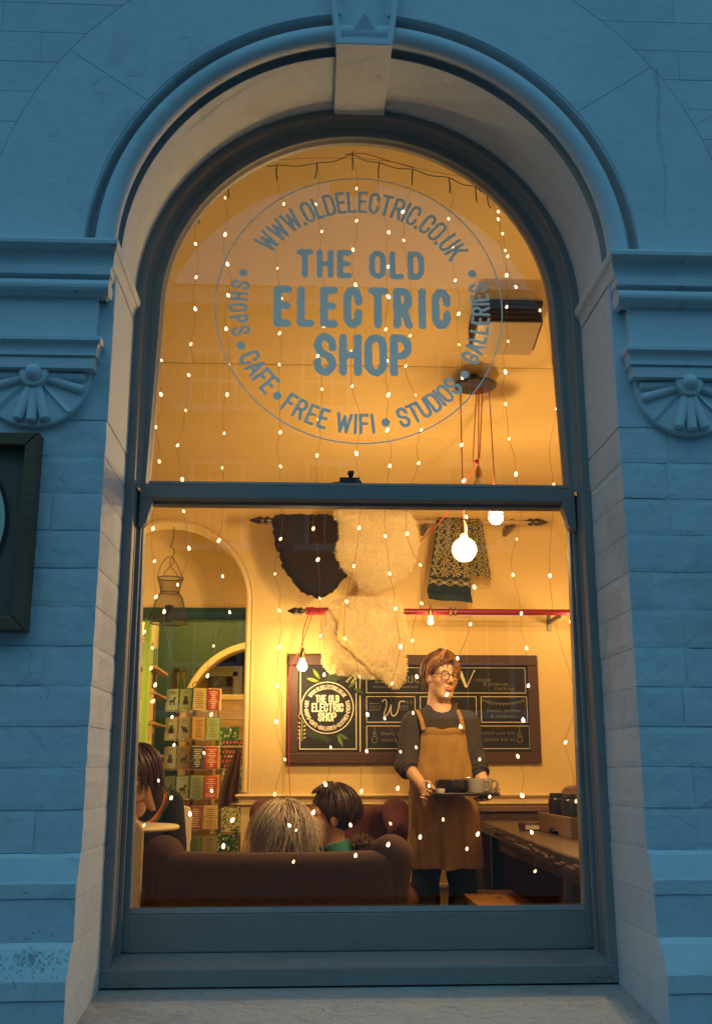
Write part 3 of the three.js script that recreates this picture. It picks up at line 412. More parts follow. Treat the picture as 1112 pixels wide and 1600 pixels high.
// ---------------------------------------------------------------- fairy lights: a lead along the head of the window, eleven drops
{
  const fl = thing('fairy_lights', 'curtain of warm fairy lights hanging on thin wires behind the window glass', 'fairy lights');
  const D = [
    [-.655,3.088,-.656,3.035,-.659,2.916,-.642,2.802,-.639,2.685,-.652,2.574,-.636,2.460,-.647,2.239,-.636,2.132,-.627,2.019,-.653,1.907,-.632,1.862,-.629,1.797,-.619,1.749,-.620,1.699],
    [-.537,3.365,-.541,3.344,-.546,3.226,-.541,3.109,-.539,2.990,-.551,2.871,-.551,2.752,-.556,2.628,-.578,2.511,-.561,2.402,-.550,2.292,-.530,2.174,-.563,2.061,-.601,1.975,-.563,1.653,-.553,1.570,-.595,1.466,-.555,1.416,-.632,1.338],
    [-.442,3.464,-.451,3.398,-.450,3.277,-.437,3.159,-.431,3.041,-.435,2.921,-.423,2.802,-.424,2.683,-.433,2.563,-.435,2.443,-.432,2.323,-.438,2.201,-.421,2.083,-.396,1.970,-.444,1.868,-.459,1.776,-.443,1.659,-.461,1.546,-.436,1.436,-.498,1.370,-.371,1.353,-.396,1.279],
    [-.275,3.538,-.251,3.385,-.259,3.266,-.269,3.153,-.252,3.034,-.258,2.911,-.256,2.790,-.250,2.565,-.247,2.445,-.245,2.322,-.243,2.203,-.259,2.094,-.243,1.978,-.243,1.865,-.245,1.746,-.247,1.638,-.219,1.527,-.248,1.426],
    [-.138,3.549,-.140,3.394,-.120,3.286,-.104,3.049,-.110,2.932,-.130,2.833,-.115,2.713,-.127,2.601,-.130,2.482,-.140,2.239,-.125,2.138,-.118,2.017,-.115,1.901,-.103,1.781,-.082,1.562,-.097,1.454,-.133,1.373,-.203,1.336,-.183,1.323,-.190,1.235],
    [-.013,3.585,-.001,3.445,-.001,3.325,-.013,3.215,-.004,3.086,-.018,2.850,-.016,2.728,-.003,2.488,.005,2.243,-.011,2.122,-.034,2.008,-.038,1.892,.006,1.775,.029,1.659,.027,1.551,.011,1.433,-.022,1.337,-.007,1.250],
    [.081,3.557,.109,3.280,.108,3.164,.107,3.048,.097,2.931,.099,2.815,.103,2.694,.098,2.572,.106,2.453,.089,2.218,.102,2.098,.119,1.986,.134,1.868,.106,1.754,.082,1.648,.128,1.549,.119,1.442,.098,1.340,.090,1.280],
    [.197,3.534,.160,3.368,.162,3.263,.178,2.905,.162,2.799,.193,2.696,.211,2.577,.199,2.461,.158,2.225,.198,2.124,.200,2.001,.172,1.888,.182,1.774,.170,1.665,.177,1.562,.214,1.449,.256,1.351,.184,1.302],
    [.323,3.505,.317,3.341,.329,3.225,.334,3.109,.344,2.991,.344,2.882,.349,2.758,.340,2.524,.345,2.405,.351,2.284,.374,2.169,.367,2.053,.352,1.937,.309,1.831,.276,1.721,.313,1.623,.367,1.526,.397,1.417,.355,1.310,.323,1.268],
    [.459,3.449,.490,3.345,.504,3.293,.512,3.231,.518,3.206,.508,3.126,.506,3.014,.511,2.900,.496,2.785,.488,2.663,.496,2.545,.515,2.427,.512,2.214,.491,2.093,.517,1.974,.524,1.862,.526,1.747,.511,1.644,.485,1.535,.496,1.420,.523,1.313,.528,1.202],
    [.416,3.472,.495,3.385,.541,3.089,.616,2.998,.660,2.653,.634,2.389,.612,2.094,.667,1.736,.639,1.577,.655,1.403],
  ];
  const Z = -0.52, lead = [[-0.328, 3.543], [-0.275, 3.538], [-0.138, 3.549], [-0.013, 3.585], [0.081, 3.557], [0.197, 3.534], [0.323, 3.505], [0.416, 3.472], [0.459, 3.449]];
  const jag = []; lead.forEach((p, i) => { jag.push([p[0], p[1], Z]); if (i < lead.length - 1) { const q = lead[i + 1]; jag.push([(p[0] + q[0]) / 2, (p[1] + q[1]) / 2 - 0.006, Z - 0.004]); } });
  part('lead_wire', [tube(jag, 0.0016, 90, 5), tube([[-0.013, 3.60, Z], [-0.013, 3.55, Z]], 0.002, 4, 5), tube([[-0.3, 3.55, Z + 0.01], [-0.1, 3.566, Z + 0.008], [0.1, 3.565, Z], [0.26, 3.535, Z - 0.01], [0.44, 3.50, Z]], 0.0008, 50, 4)], mat(0.05, 0.035, 0.025, 0.6), fl);
  part('red_wire', tube([[-0.04, 3.583, Z + 0.006], [0.02, 3.588, Z + 0.006], [0.11, 3.562, Z + 0.006], [0.2, 3.538, Z + 0.004]], 0.0016, 20, 5), M.redCord, fl);
  const tailMat = mat(0.04, 0.03, 0.02, 0.6), lg = lathe([[0, -0.0056], [0.0026, -0.0046], [0.0041, -0.0016], [0.0041, 0.0016], [0.0026, 0.0046], [0.001, 0.007]], 10);
  D.forEach((a, k) => {
    const pts = []; for (let i = 0; i < a.length; i += 2) { const dz = (pn(i * 0.7 + k * 9, 3.3, 999, 4) - 0.5) * 0.05; pts.push([a[i], a[i + 1], Z + dz]); if (i + 2 < a.length) { const L = Math.abs(a[i + 1] - a[i + 3]); pts.push([(a[i] + a[i + 2]) / 2 + rr(-0.1, 0.1) * L, (a[i + 1] + a[i + 3]) / 2, Z + dz]); } }
    const st = part('strand', tube(pts, 0.0006, pts.length * 5, 4), M.wire, fl);
    part('tail', tube([[pts[0][0], pts[0][1], Z], [pts[0][0] + rr(-0.004, 0.004), pts[0][1] - 0.03, Z], [pts[0][0] + rr(-0.006, 0.006), pts[0][1] - 0.06, Z]], 0.0022, 8, 5), tailMat, st);
    for (let i = 2; i < a.length; i += 2) part('led', lg, M.led[Math.floor(rnd() * 3)], st, [pts[i][0] + 0.001, pts[i][1], pts[i][2]], [rr(-0.5, 0.5), 0, rr(-0.6, 0.6)]).scale.setScalar(rr(0.75, 1.25));
  });
}
// ---------------------------------------------------------------- the room
const FL = 0.35, CE = 3.225, BW = -4.0;
struct('floor', uvm(b6(-3.2, 2.4, FL - 0.1, FL, -8.4, -0.5)), M.floor);
struct('ceiling', uvm((() => { const sh = new THREE.Shape([[8.4, CE], [2.75, CE], [2.6, CE + 0.006], [2.4, CE + 0.044], [0.47, 3.68], [0.47, 3.95], [8.4, 3.95]].map((p) => new THREE.Vector2(...p))); return new THREE.ExtrudeGeometry(sh, { depth: 5.6, bevelEnabled: false }).rotateY(Math.PI / 2).translate(-3.2, 0, 0); })()), M.ceil);
struct('ceiling_strip', T(b6(-3.0, 1.8, -0.003, 0.004, -0.02, 0.02, 0.003), 0, 3.364, -1.95, -0.21), M.ceil);
struct('wall_left', uvm(b6(-3.2, -3.0, FL, 3.9, -8.4, -0.49)), M.cream);
struct('wall_right', uvm(b6(1.80, 2.0, FL, 3.9, -4.1, -0.49)), M.cream);
const DX = -1.074, DR = 0.52, DY = 2.549;               // arched doorway in the back wall
{
  const s = new THREE.Shape(); s.moveTo(-3.2, FL); s.lineTo(DX - DR, FL); s.lineTo(DX - DR, DY); for (let i = 0; i <= 40; i++) { const a = Math.PI - Math.PI * i / 40; s.lineTo(DX + DR * Math.cos(a), DY + DR * Math.sin(a)); } s.lineTo(DX + DR, FL); s.lineTo(2.0, FL); s.lineTo(2.0, CE); s.lineTo(-3.2, CE); s.closePath();
  struct('wall_back', uvm(new THREE.ExtrudeGeometry(s, { depth: 0.16, bevelEnabled: false }).translate(0, 0, BW - 0.16)), M.cream);
  const pr = []; for (let i = 0; i <= 8; i++) { const a = Math.PI * i / 8; pr.push([DR + 0.014 - 0.018 * Math.cos(a) * 0.9, BW + 0.002 + 0.014 * Math.sin(a)]); }
  struct('doorway_bead', [sweepU(pr, DY, 1.36, 0, Math.PI, 48, false).translate(DX, 0, 0), sweepU([[DR + 0.05, BW + 0.001], [DR + 0.047, BW + 0.007], [DR + 0.040, BW + 0.007], [DR + 0.037, BW + 0.001]], DY, 1.36, 0, Math.PI, 48).translate(DX, 0, 0)], M.trim);
  // dado rail, returned round the doorway
  const dp = [[0, 1.346], [0.034, 1.345], [0.040, 1.338], [0.036, 1.330], [0.018, 1.322], [0.012, 1.312], [0.012, 1.298], [0.022, 1.294], [0.024, 1.286], [0.016, 1.280], [0.0, 1.278]];
  const gs = []; for (let k = 0; k < dp.length - 1; k++) { const [a, b] = [dp[k], dp[k + 1]]; gs.push(flatShade(loft([[[DX + DR - a[0], a[1], BW - 0.16], [DX + DR - a[0], a[1], BW + a[0]], [1.8, a[1], BW + a[0]]], [[DX + DR - b[0], b[1], BW - 0.16], [DX + DR - b[0], b[1], BW + b[0]], [1.8, b[1], BW + b[0]]]]))); }
  struct('dado_rail', gs, M.trim);
  struct('skirting_board', [b6(DX + DR, 1.8, FL, 0.79, BW - 0.001, BW + 0.02, 0.003), b6(DX + DR - 0.01, 1.8, 0.79, 0.815, BW - 0.001, BW + 0.034, 0.006)].map(uvm), M.trim);
  // bulkhead behind the doorway with a green beam, the lime jamb, and the shop beyond
  struct('bulkhead', uvm(b6(-3.0, 0.6, 2.592, CE, -4.62, -4.52)), mat(0.88, 0.70, 0.32, 0.85, { map: tPlasterMap, bumpMap: tPlaster, bumpScale: 0.003 }));
  struct('green_beam', [b6(-3.0, 0.6, 2.515, 2.592, -4.60, -4.515, 0.004), b6(-3.0, 0.6, 2.502, 2.52, -4.61, -4.507, 0.004)].map(uvm), M.greenDark);
  struct('lime_jamb', b6(-1.285, -1.238, FL, 2.503, -4.60, -4.52, 0.004), M.lime);
  struct('wall_side', uvm(b6(-0.20, -0.08, FL, CE, -8.4, -4.16)), M.cream);
  struct('wall_end', uvm(b6(-3.2, -0.08, FL, CE, -8.4, -8.2)), M.paleGreen);
  // green partition with an arched opening trimmed in cream
  const cx = -0.56, cr = 0.66, cy = 1.90, g = new THREE.Shape(); g.moveTo(-3, FL); g.lineTo(cx - cr, FL); g.lineTo(cx - cr, cy); for (let i = 0; i <= 40; i++) { const a = Math.PI - Math.PI * i / 40; g.lineTo(cx + cr * Math.cos(a) * 1, cy + cr * Math.sin(a)); } g.lineTo(cx + cr, FL); g.lineTo(0.2, FL); g.lineTo(0.2, CE); g.lineTo(-3, CE); g.closePath();
  struct('wall_green', uvm(new THREE.ExtrudeGeometry(g, { depth: 0.12, bevelEnabled: false }).translate(0, 0, -6.32)), M.green);
  struct('arch_trim', sweepU([[cr + 0.002, -6.19], [cr - 0.008, -6.17], [cr - 0.05, -6.17], [cr - 0.06, -6.19], [cr - 0.06, -6.33]], cy, FL, 0, Math.PI, 48).translate(cx, 0, 0), M.trim);
}
// ---------------------------------------------------------------- ceiling fittings and pendant lamps
{
  const o = thing('ceiling_unit', 'dark boxy unit with a pale underside fixed to the ceiling near the window', 'ceiling unit', [0.700, 3.455, -1.50]); o.rotation.x = -0.21; o.scale.set(1.55, 1.15, 1.2);
  part('casing', [b6(-0.093, 0.093, -0.098, -0.002, 0.055, 0.07, 0.002), b6(-0.093, -0.088, -0.10, -0.002, -0.10, 0.056), b6(0.088, 0.093, -0.10, -0.002, -0.10, 0.056), b6(-0.098, 0.098, -0.018, -0.001, 0.05, 0.078, 0.002)], M.black, o);
  part('panel', T(b6(-0.087, 0.087, -0.006, 0.0, -0.12, 0.075, 0.002), 0, -0.100, 0.0, -0.02), mat(0.42, 0.32, 0.18, 0.25), o);
  part('grille', [0, 1, 2].map((i) => b6(-0.075, 0.075, -0.084 + i * 0.024, -0.074 + i * 0.024, 0.069, 0.074)), M.iron, o);
}
const bulbShape = (r, neck, L) => lathe([[0, -r], [r * 0.5, -r * 0.87], [r * 0.87, -r * 0.5], [r, 0], [r * 0.9, r * 0.45], [r * 0.62, r * 0.92], [neck, L * 0.8], [neck, L]], 28);
function holder(par, x, y, z, s = 1) { const h = part('lamp_holder', T(lathe([[0.004, 0.062], [0.010, 0.058], [0.012, 0.04], [0.017, 0.036], [0.017, 0.0], [0.015, -0.004], [0, -0.004]], 20), 0, 0, 0, 0, 0, 0, s), M.brass, par); h.position.set(x, y, z); return h; }
{
  const o = thing('pendant_lamp', 'cluster pendant of bare bulbs on red cords from a dark round ceiling plate', 'pendant lamp', [0.645, 3.355, -2.0]);
  const L = (x, y, z) => [x - 0.645, y - 3.355, z + 2.0];
  part('ceiling_plate', [lathe([[0, -0.066], [0.094, -0.064], [0.102, -0.060], [0.104, -0.054], [0.104, -0.048], [0, -0.046]], 48), cyl(0.02, 0.02, 0.046, 16, 0, -0.0235, 0)], mat(0.035, 0.026, 0.018, 0.4), o);
  const cord = (a, b, sag = 0) => part('cord', tube([L(...a), L((a[0] + b[0]) / 2, (a[1] + b[1]) / 2 - sag, (a[2] + b[2]) / 2), L(...b)], 0.0026, 20, 7), M.redCord, o);
  const ct = 3.355 - 0.064;
  // globe
  const G = [0.570, 2.489, -2.0]; cord([0.568, ct, -1.975], [G[0], G[1] + 0.145, G[2]]);
  holder(o, ...L(G[0], G[1] + 0.075, G[2]));
  const gl = part('globe_bulb', lathe(Array.from({ length: 25 }, (_, i) => { const a = -Math.PI / 2 + i / 24 * 2.75; return [0.057 * Math.cos(a), 0.057 * Math.sin(a)]; }).concat([[0.017, 0.062], [0.0155, 0.075]]), 40), M.globe, o, L(...G));
  part('filament', [sph(0.020, 0, 0.002, 0, 14), cyl(0.004, 0.006, 0.05, 8, 0, 0.035, 0)], M.bulbHot, gl);
  // two bare lamps
  const B = [0.714, 2.643, -1.95], E = [0.657, 2.800, -2.05];
  const collar = () => lathe([[0, 0.028], [0.0265, 0.027], [0.0310, 0.018], [0.0325, 0.0105], [0.0312, 0.0110], [0.026, 0.022], [0, 0.023]].map(([r, y]) => [r, y]).concat([]), 28), cone = () => lathe([[0.0305, 0.020], [0.026, 0.034], [0.018, 0.046], [0.0145, 0.052], [0.0, 0.052]], 28);
  for (const q of [B, E]) { cord([q === B ? 0.712 : 0.662, ct, -2.0], [q[0], q[1] + 0.115, q[2]]); holder(o, ...L(q[0], q[1] + 0.05, q[2])); part('bulb', T(bulbShape(0.031, 0.014, 0.06), 0, 0, 0, 0, 0, 0, [1.1, 1.05, 1.1]).translate(0, -0.012, 0), M.bulbHot, o, L(...q)); part('bulb_base', [collar(), cone()], M.ceram, o, L(...q)); }
  cord([0.680, ct, -1.99], [0.672, 2.965, -2.10], -0.0); cord([0.655, ct, -2.02], [0.645, 2.955, -2.14]);
  part('knot', sph(0.012, ...L(0.658, 2.95, -2.11), 10), M.redCord, o);
  // the two remaining cords run on to the lamps hung from the pole
  cord([0.658, 2.95, -2.11], [0.45, 2.70, -2.8], 0.05);
  warmLight(...G, 2.1, 0.02); warmLight(...B, 4.4, 0.02); warmLight(...E, 2.4, 0.02);
}
{
  const o = thing('hanging_bulb', 'bare glowing bulb hung on red cord from the left end of the red pole', 'hanging bulb', [-0.185, 2.104, -3.66]);
  part('bulb', bulbShape(0.030, 0.014, 0.06), M.bulbHot, o); holder(o, 0, 0.052, 0);
  part('cord', [tube([[0, 0.11, 0], [0.003, 0.22, -0.02], [0.045, 0.345, -0.02], [0.055, 0.375, -0.045], [0.06, 0.35, -0.07], [0.03, 0.25, -0.10], [-0.02, 0.12, -0.16], [-0.085, -0.02, -0.22], [-0.086, -0.3, -0.25], [-0.07, -0.76, -0.25]], 0.0028, 90, 7)], M.redCord, o);
  warmLight(-0.185, 2.104, -3.66, 1.5, 0.03);
}
{  // lit lamp shape standing in for a bulb reflection in the pane
  const o = thing('reflection_lamp', 'small lit lamp in a clear bell shade beneath the red pole, standing in for a reflection', 'shade lamp', [0.606, 2.395, -3.68]);
  part('shade', lathe([[0.012, 0.062], [0.024, 0.058], [0.044, 0.036], [0.062, -0.002], [0.072, -0.034]], 32), M.clear, o); part('bulb', T(bulbShape(0.019, 0.01, 0.04), 0, -0.012), M.bulbSoft, o); holder(o, 0, 0.03, 0, 0.8); part('cord', tube([[0, 0.075, 0], [0.003, 0.1, -0.01]], 0.0028, 6, 6), M.redCord, o);
  warmLight(0.606, 2.375, -3.68, 0.15, 0.02);
}
{
  const o = thing('wall_lamp', 'small golden lamp at the right-hand end of the red pole', 'wall lamp', [1.500, 2.39, -3.68]);
  part('bulb', T(bulbShape(0.024, 0.012, 0.05), 0, 0, 0), M.bulbSoft, o); holder(o, 0, 0.042, 0, 0.9); part('cord', tube([[0, 0.095, 0], [0.01, 0.07, -0.02]], 0.0028, 8, 6), M.redCord, o);
  warmLight(1.500, 2.385, -3.68, 0.25, 0.02);
}
{ // unseen lamp placed to light the room behind, out of sight above the bulkhead
  const o = thing('unseen_back_room_lamp', 'unseen plain bulb in the green back room, placed to light it', 'pendant lamp', [-1.0, 2.86, -5.35]);
  part('bulb', bulbShape(0.03, 0.014, 0.06), M.bulbSoft, o); holder(o, 0, 0.05, 0); part('cord', tube([[0, 0.11, 0], [0, CE - 2.86, 0]], 0.003, 4, 6), M.redCord, o);
  const l = warmLight(-1.0, 2.86, -5.35, 2.2, 0.03); l.color.setRGB(1, 0.72, 0.26);
}
{ // unseen lamp placed to light the card rack, hidden by the wall beside the doorway
  const o = thing('unseen_side_lamp', 'unseen lamp just inside the back room, placed to light the greeting cards', 'wall lamp', [-0.27, 1.98, -4.40]);
  part('bulb', bulbShape(0.028, 0.014, 0.055), M.bulbSoft, o); holder(o, 0, 0.045, 0, 0.9); part('arm', tube([[0, 0.10, 0], [0.03, 0.14, 0], [0.065, 0.12, 0]], 0.005, 12, 6), M.brass, o);
  const l = warmLight(-0.27, 1.98, -4.40, 1.25, 0.03); l.color.setRGB(1, 0.68, 0.24);
}
{ // its unseen pair, placed to light the left cards from behind the doorway wall
  const o = thing('unseen_side_lamp', 'unseen lamp at the far left of the back room, placed to light the left cards', 'wall lamp', [-1.80, 2.02, -4.36]);
  part('bulb', bulbShape(0.028, 0.014, 0.055), M.bulbSoft, o); holder(o, 0, 0.045, 0, 0.9); part('arm', tube([[0, 0.10, 0], [0.02, 0.14, 0.08], [0.01, 0.12, 0.195]], 0.005, 12, 6), M.brass, o);
  const l = warmLight(-1.80, 2.02, -4.36, 1.2, 0.03); l.color.setRGB(1, 0.72, 0.28);
}
// ---------------------------------------------------------------- poles on the back wall
const spear = (L, r) => lathe([[0, 0], [r * 0.35, L * 0.12], [r * 0.8, L * 0.32], [r, L * 0.5], [r * 0.72, L * 0.58], [r * 0.62, L * 0.62], [r * 0.95, L * 0.68], [r * 0.95, L * 0.8], [r * 0.6, L * 0.84], [r * 0.6, L]], 18);
{
  const o = thing('wooden_pole', 'pale wooden pole with dark spear tips high on the back wall', 'pole', [0, 3.032, -3.72]);
  part('shaft', cyl(0.017, 0.017, 1.62, 16).rotateZ(Math.PI / 2).translate(0.44, 0, 0), M.pine, o);
  part('spear_tip', T(spear(0.16, 0.026), -0.535, 0, 0, 0, 0, -Math.PI / 2), M.iron, o); part('spear_tip', T(spear(0.16, 0.026), 1.385, 0.004, 0, 0, 0, Math.PI / 2), M.iron, o);
  for (const x of [-0.30, 0.60, 1.15]) part('bracket', [b6(x - 0.012, x + 0.012, -0.03, 0.024, -0.28, 0.0, 0.003), b6(x - 0.014, x + 0.014, -0.024, -0.016, -0.02, 0.022, 0.002)], M.iron, o);
}
{
  const o = thing('red_pole', 'long red pole with a spear tip and wound red cord below the upper pole', 'pole', [0, 2.451, -3.705]);
  part('shaft', cyl(0.019, 0.019, 1.93, 20).rotateZ(Math.PI / 2).translate(0.80, 0, 0), M.red, o);
  part('spear_tip', T(spear(0.115, 0.024), -0.285, 0, 0, 0, 0, -Math.PI / 2), M.iron, o);
  part('wound_cord', Array.from({ length: 26 }, (_, i) => new THREE.TorusGeometry(i < 8 ? 0.0225 : 0.0205, 0.0032, 6, 18).rotateY(Math.PI / 2 + rr(-0.08, 0.08)).translate(-0.165 + i * 0.0064, 0, 0)), M.redCord, o);
  for (const x of [0.735, 0.765]) part('clip', [T(new THREE.TorusGeometry(0.024, 0.005, 8, 24), x, 0, 0, 0, Math.PI / 2)], M.brass, o);
  for (const x of [0.02, 1.42]) part('bracket', [b6(x - 0.012, x + 0.012, -0.035, -0.014, -0.295, 0.006, 0.003), b6(x - 0.012, x + 0.012, -0.08, 0.03, -0.295, -0.283, 0.003)], M.iron, o);
}
// ---------------------------------------------------------------- skins: outline puffed up into a pelt, with hair
const PX = (x) => 0.973 * x - 0.004, PY = (y) => 0.973 * y + 0.0405;   // the poles stand 0.28 m off the wall
function pelt(P, thick, hair, n, hm, z0, name, label, baseMat, cat, group) {
  P = P.map(([x, y]) => [PX(x), PY(y)]); z0 += 0.18;
  const wob = (x, y) => polyD(x, y, P) + 0.010 * (pn(x * 45 + 99, y * 45 + 99, 4096, 2) - 0.5) * 2;
  let x0 = 9, x1 = -9, y0 = 9, y1 = -9; for (const [x, y] of P) { x0 = Math.min(x0, x); x1 = Math.max(x1, x); y0 = Math.min(y0, y); y1 = Math.max(y1, y); }
  const zf = (x, y) => { const d = -wob(x, y); return thick * Math.sqrt(clamp(1 - (1 - clamp(d / (thick * 1.6))) ** 2)) + 0.012 * (fbm(x * 0.4 + 5, y * 0.4 + 5, 16, 2, 12) - 0.5) * sm(0, 0.03, d); };
  const m = solo(name, fieldMesh(wob, x0 - 0.03, x1 + 0.03, y0 - 0.03, y1 + 0.03, 0.009, zf), baseMat, label, cat, group, [0, 0, z0]);
  // hair: thin curved triangles lying outwards and down
  const h = new THREE.BufferGeometry(); h.setAttribute('position', new THREE.Float32BufferAttribute([-0.0022, 0, 0, 0.0022, 0, 0, 0.0018, 0.5, 0.22, -0.0018, 0.5, 0.22, 0, 1, 0.30], 3)); h.setIndex([0, 1, 2, 0, 2, 3, 3, 2, 4]); h.computeVertexNormals(); h.setAttribute('uv', new THREE.BufferAttribute(new Float32Array(10), 2));
  const im = new THREE.InstancedMesh(h, hm, n), q = new THREE.Object3D(), cc = new THREE.Color(); let k = 0;
  while (k < n) {
    const x = rr(x0, x1), y = rr(y0, y1), d = -wob(x, y); if (d < 0.001) continue;
    const e = 0.006, nx = wob(x + e, y) - wob(x - e, y), ny = wob(x, y + e) - wob(x, y - e), edge = Math.exp(-d / (hair * 1.6)), tl = (pn(x * 16 + 50, y * 16 + 50, 4096, 6) - 0.5) * 2.6;
    const ang = Math.atan2(ny * edge * 2.2 - 0.012 * (1 - edge) + 0.005 * Math.cos(tl * 3), nx * edge * 2.2 + 0.008 * tl);
    q.position.set(x, y, zf(x, y) - 0.002); q.rotation.set(0, 0, ang - Math.PI / 2 + rr(-0.55, 0.55)); q.scale.set(rr(0.8, 1.5), hair * rr(0.6, 1.15), hair * rr(0.5, 1.2)); q.updateMatrix(); im.setMatrixAt(k, q.matrix);
    const v = rr(0.82, 1.08); im.setColorAt(k, cc.setRGB(v, v * rr(0.96, 1), v * rr(0.9, 1))); k++;
  }
  im.name = 'hair'; im.userData.kind = 'stuff'; m.add(im); return m;
}
{
  const dark = mat(0.020, 0.014, 0.012, 0.9), darkH = mat(0.026, 0.018, 0.015, 0.75), crm = mat(0.90, 0.74, 0.42, 0.95), crmH = mat(0.95, 0.82, 0.50, 0.85);
  pelt([[-0.392, 3.105], [-0.20, 3.115], [0.10, 3.118], [0.12, 2.75], [0.05, 2.655], [-0.03, 2.585], [-0.085, 2.552], [-0.16, 2.588], [-0.205, 2.60], [-0.26, 2.68], [-0.322, 2.755], [-0.335, 2.84], [-0.372, 2.905], [-0.385, 3.0]], 0.045, 0.009, 9000, darkH, -3.905, 'dark_hide', 'dark brown hide hanging from the left half of the upper pole', dark, 'hide');
  pelt([[0.02, 3.13], [0.16, 3.135], [0.34, 3.125], [0.50, 3.12], [0.535, 3.05], [0.552, 2.93], [0.535, 2.85], [0.505, 2.76], [0.43, 2.70], [0.36, 2.645], [0.275, 2.605], [0.20, 2.64], [0.155, 2.69], [0.085, 2.745], [0.035, 2.80], [0.022, 2.87], [0.055, 2.95], [0.040, 3.04]], 0.105, 0.030, 20000, crmH, -3.90, 'sheepskin', 'thick cream sheepskin hanging beside the dark hide on the upper pole', crm, 'sheepskin', undefined);
  pelt([[-0.03, 2.50], [0.02, 2.47], [0.03, 2.36], [0.10, 2.25], [0.22, 2.17], [0.32, 2.10], [0.335, 2.055], [0.25, 2.055], [0.10, 2.085], [-0.015, 2.095], [-0.045, 2.135], [-0.06, 2.30], [-0.055, 2.40]], 0.065, 0.022, 11000, crmH, -3.90, 'sheepskin', 'under layer of the sheepskins on the red pole, showing at the left', crm, 'sheepskin', undefined);
  pelt([[-0.02, 2.525], [0.10, 2.545], [0.25, 2.545], [0.38, 2.54], [0.435, 2.50], [0.452, 2.40], [0.46, 2.32], [0.445, 2.21], [0.46, 2.10], [0.44, 2.03], [0.40, 2.00], [0.355, 2.025], [0.31, 2.075], [0.26, 2.10], [0.20, 2.15], [0.12, 2.22], [0.065, 2.265], [0.035, 2.33], [0.055, 2.38], [0.03, 2.44]], 0.105, 0.030, 19000, crmH, -3.87, 'sheepskin', 'cream sheepskin draped over the red pole above the chalkboard', crm, 'sheepskin', undefined);
}
{ // patterned cloth folded over the upper pole
  const ct = canvasTex(512, 1024, (c, w, h) => {
    c.fillStyle = '#16282b'; c.fillRect(0, 0, w, h); c.strokeStyle = '#b9a56a'; c.fillStyle = '#b9a56a'; c.lineCap = 'round'; c.lineWidth = 5;
    seed = 777;
    for (let j = 0; j < 17; j++) for (let i = 0; i < 8; i++) { const x = (i + 0.5 + (j % 2) * 0.5) * 66, y = 30 + j * 47; if (y > 800) continue; c.save(); c.translate(x, y); c.rotate(rr(-0.9, 0.9) + (i + j) % 2 * 1.7); c.beginPath(); c.ellipse(0, 0, 7, 21, 0, 0, 7); c.fill(); c.beginPath(); c.moveTo(0, 22); c.quadraticCurveTo(16, 32, 34, 10); c.stroke(); c.beginPath(); c.ellipse(30, 2, 5, 13, 0.7, 0, 7); c.fill(); c.beginPath(); c.ellipse(-20, 16, 5, 12, -0.9, 0, 7); c.stroke(); c.restore(); }
    for (const [y, s] of [[838, 1], [858, 1], [908, -1], [928, -1]]) { c.lineWidth = 6; c.beginPath(); for (let i = 0; i <= 8; i++) { const X = i * 64, Y = y + (i % 2 ? s * 34 : -s * 0); i ? c.lineTo(X, Y) : c.moveTo(X, Y); } c.stroke(); }
    for (let i = 0; i < 4; i++) { c.beginPath(); c.ellipse(64 + i * 128, 893 - 3, 22, 5, 0, 0, 7); c.stroke(); }
  });
  ct.wrapS = ct.wrapT = THREE.RepeatWrapping;
  const cm = mat(1, 1, 1, 0.9, { map: ct, bumpMap: tWeave, bumpScale: 0.0006 }), plain = mat(0.012, 0.028, 0.034, 0.9);
  const o = thing('patterned_cloth', 'folded dark teal cloth with cream leaf pattern over the upper pole', 'cloth');
  const sheet = (xa, xb, xc, xd, yt, yb, z, v1) => { const rows = []; for (let j = 0; j <= 30; j++) { const t = j / 30, row = []; for (let i = 0; i <= 24; i++) { const u = i / 24, x = lerp(lerp(xa, xc, t), lerp(xb, xd, t), u); row.push([PX(x), PY(lerp(yt, yb - 0.02 * u, t)), z + 0.18 + 0.012 * Math.sin(u * 9 + t * 2) * (0.3 + t) - 0.06 * (1 - Math.sqrt(clamp(t * 8))) + 0.004 * Math.sin(u * 23 + t * 5)]); } rows.push(row); } const g = loft(rows); const uv = g.attributes.uv; for (let j = 0; j <= 30; j++) for (let i = 0; i <= 24; i++) uv.setXY(j * 25 + i, i / 24, 1 - j / 30 * v1); return g; };
  part('back_panel', sheet(0.84, 0.975, 0.85, 1.03, 3.105, 2.715, -3.865, 0.6), cm, o);
  part('front_panel', sheet(0.685, 0.905, 0.605, 0.890, 3.105, 2.60, -3.84, 1), cm, o);
  part('hem', (() => { const rows = []; for (let j = 0; j <= 4; j++) rows.push(Array.from({ length: 20 }, (_, i) => { const u = i / 19; return [PX(lerp(0.604, 0.892, u) + j * 0.003), PY(2.612 - 0.02 * u - j * 0.0145), -3.672 + 0.012 * Math.sin(u * 9 + 2) * 1.3 - j * 0.002]; })); return loft(rows); })(), plain, o);
}
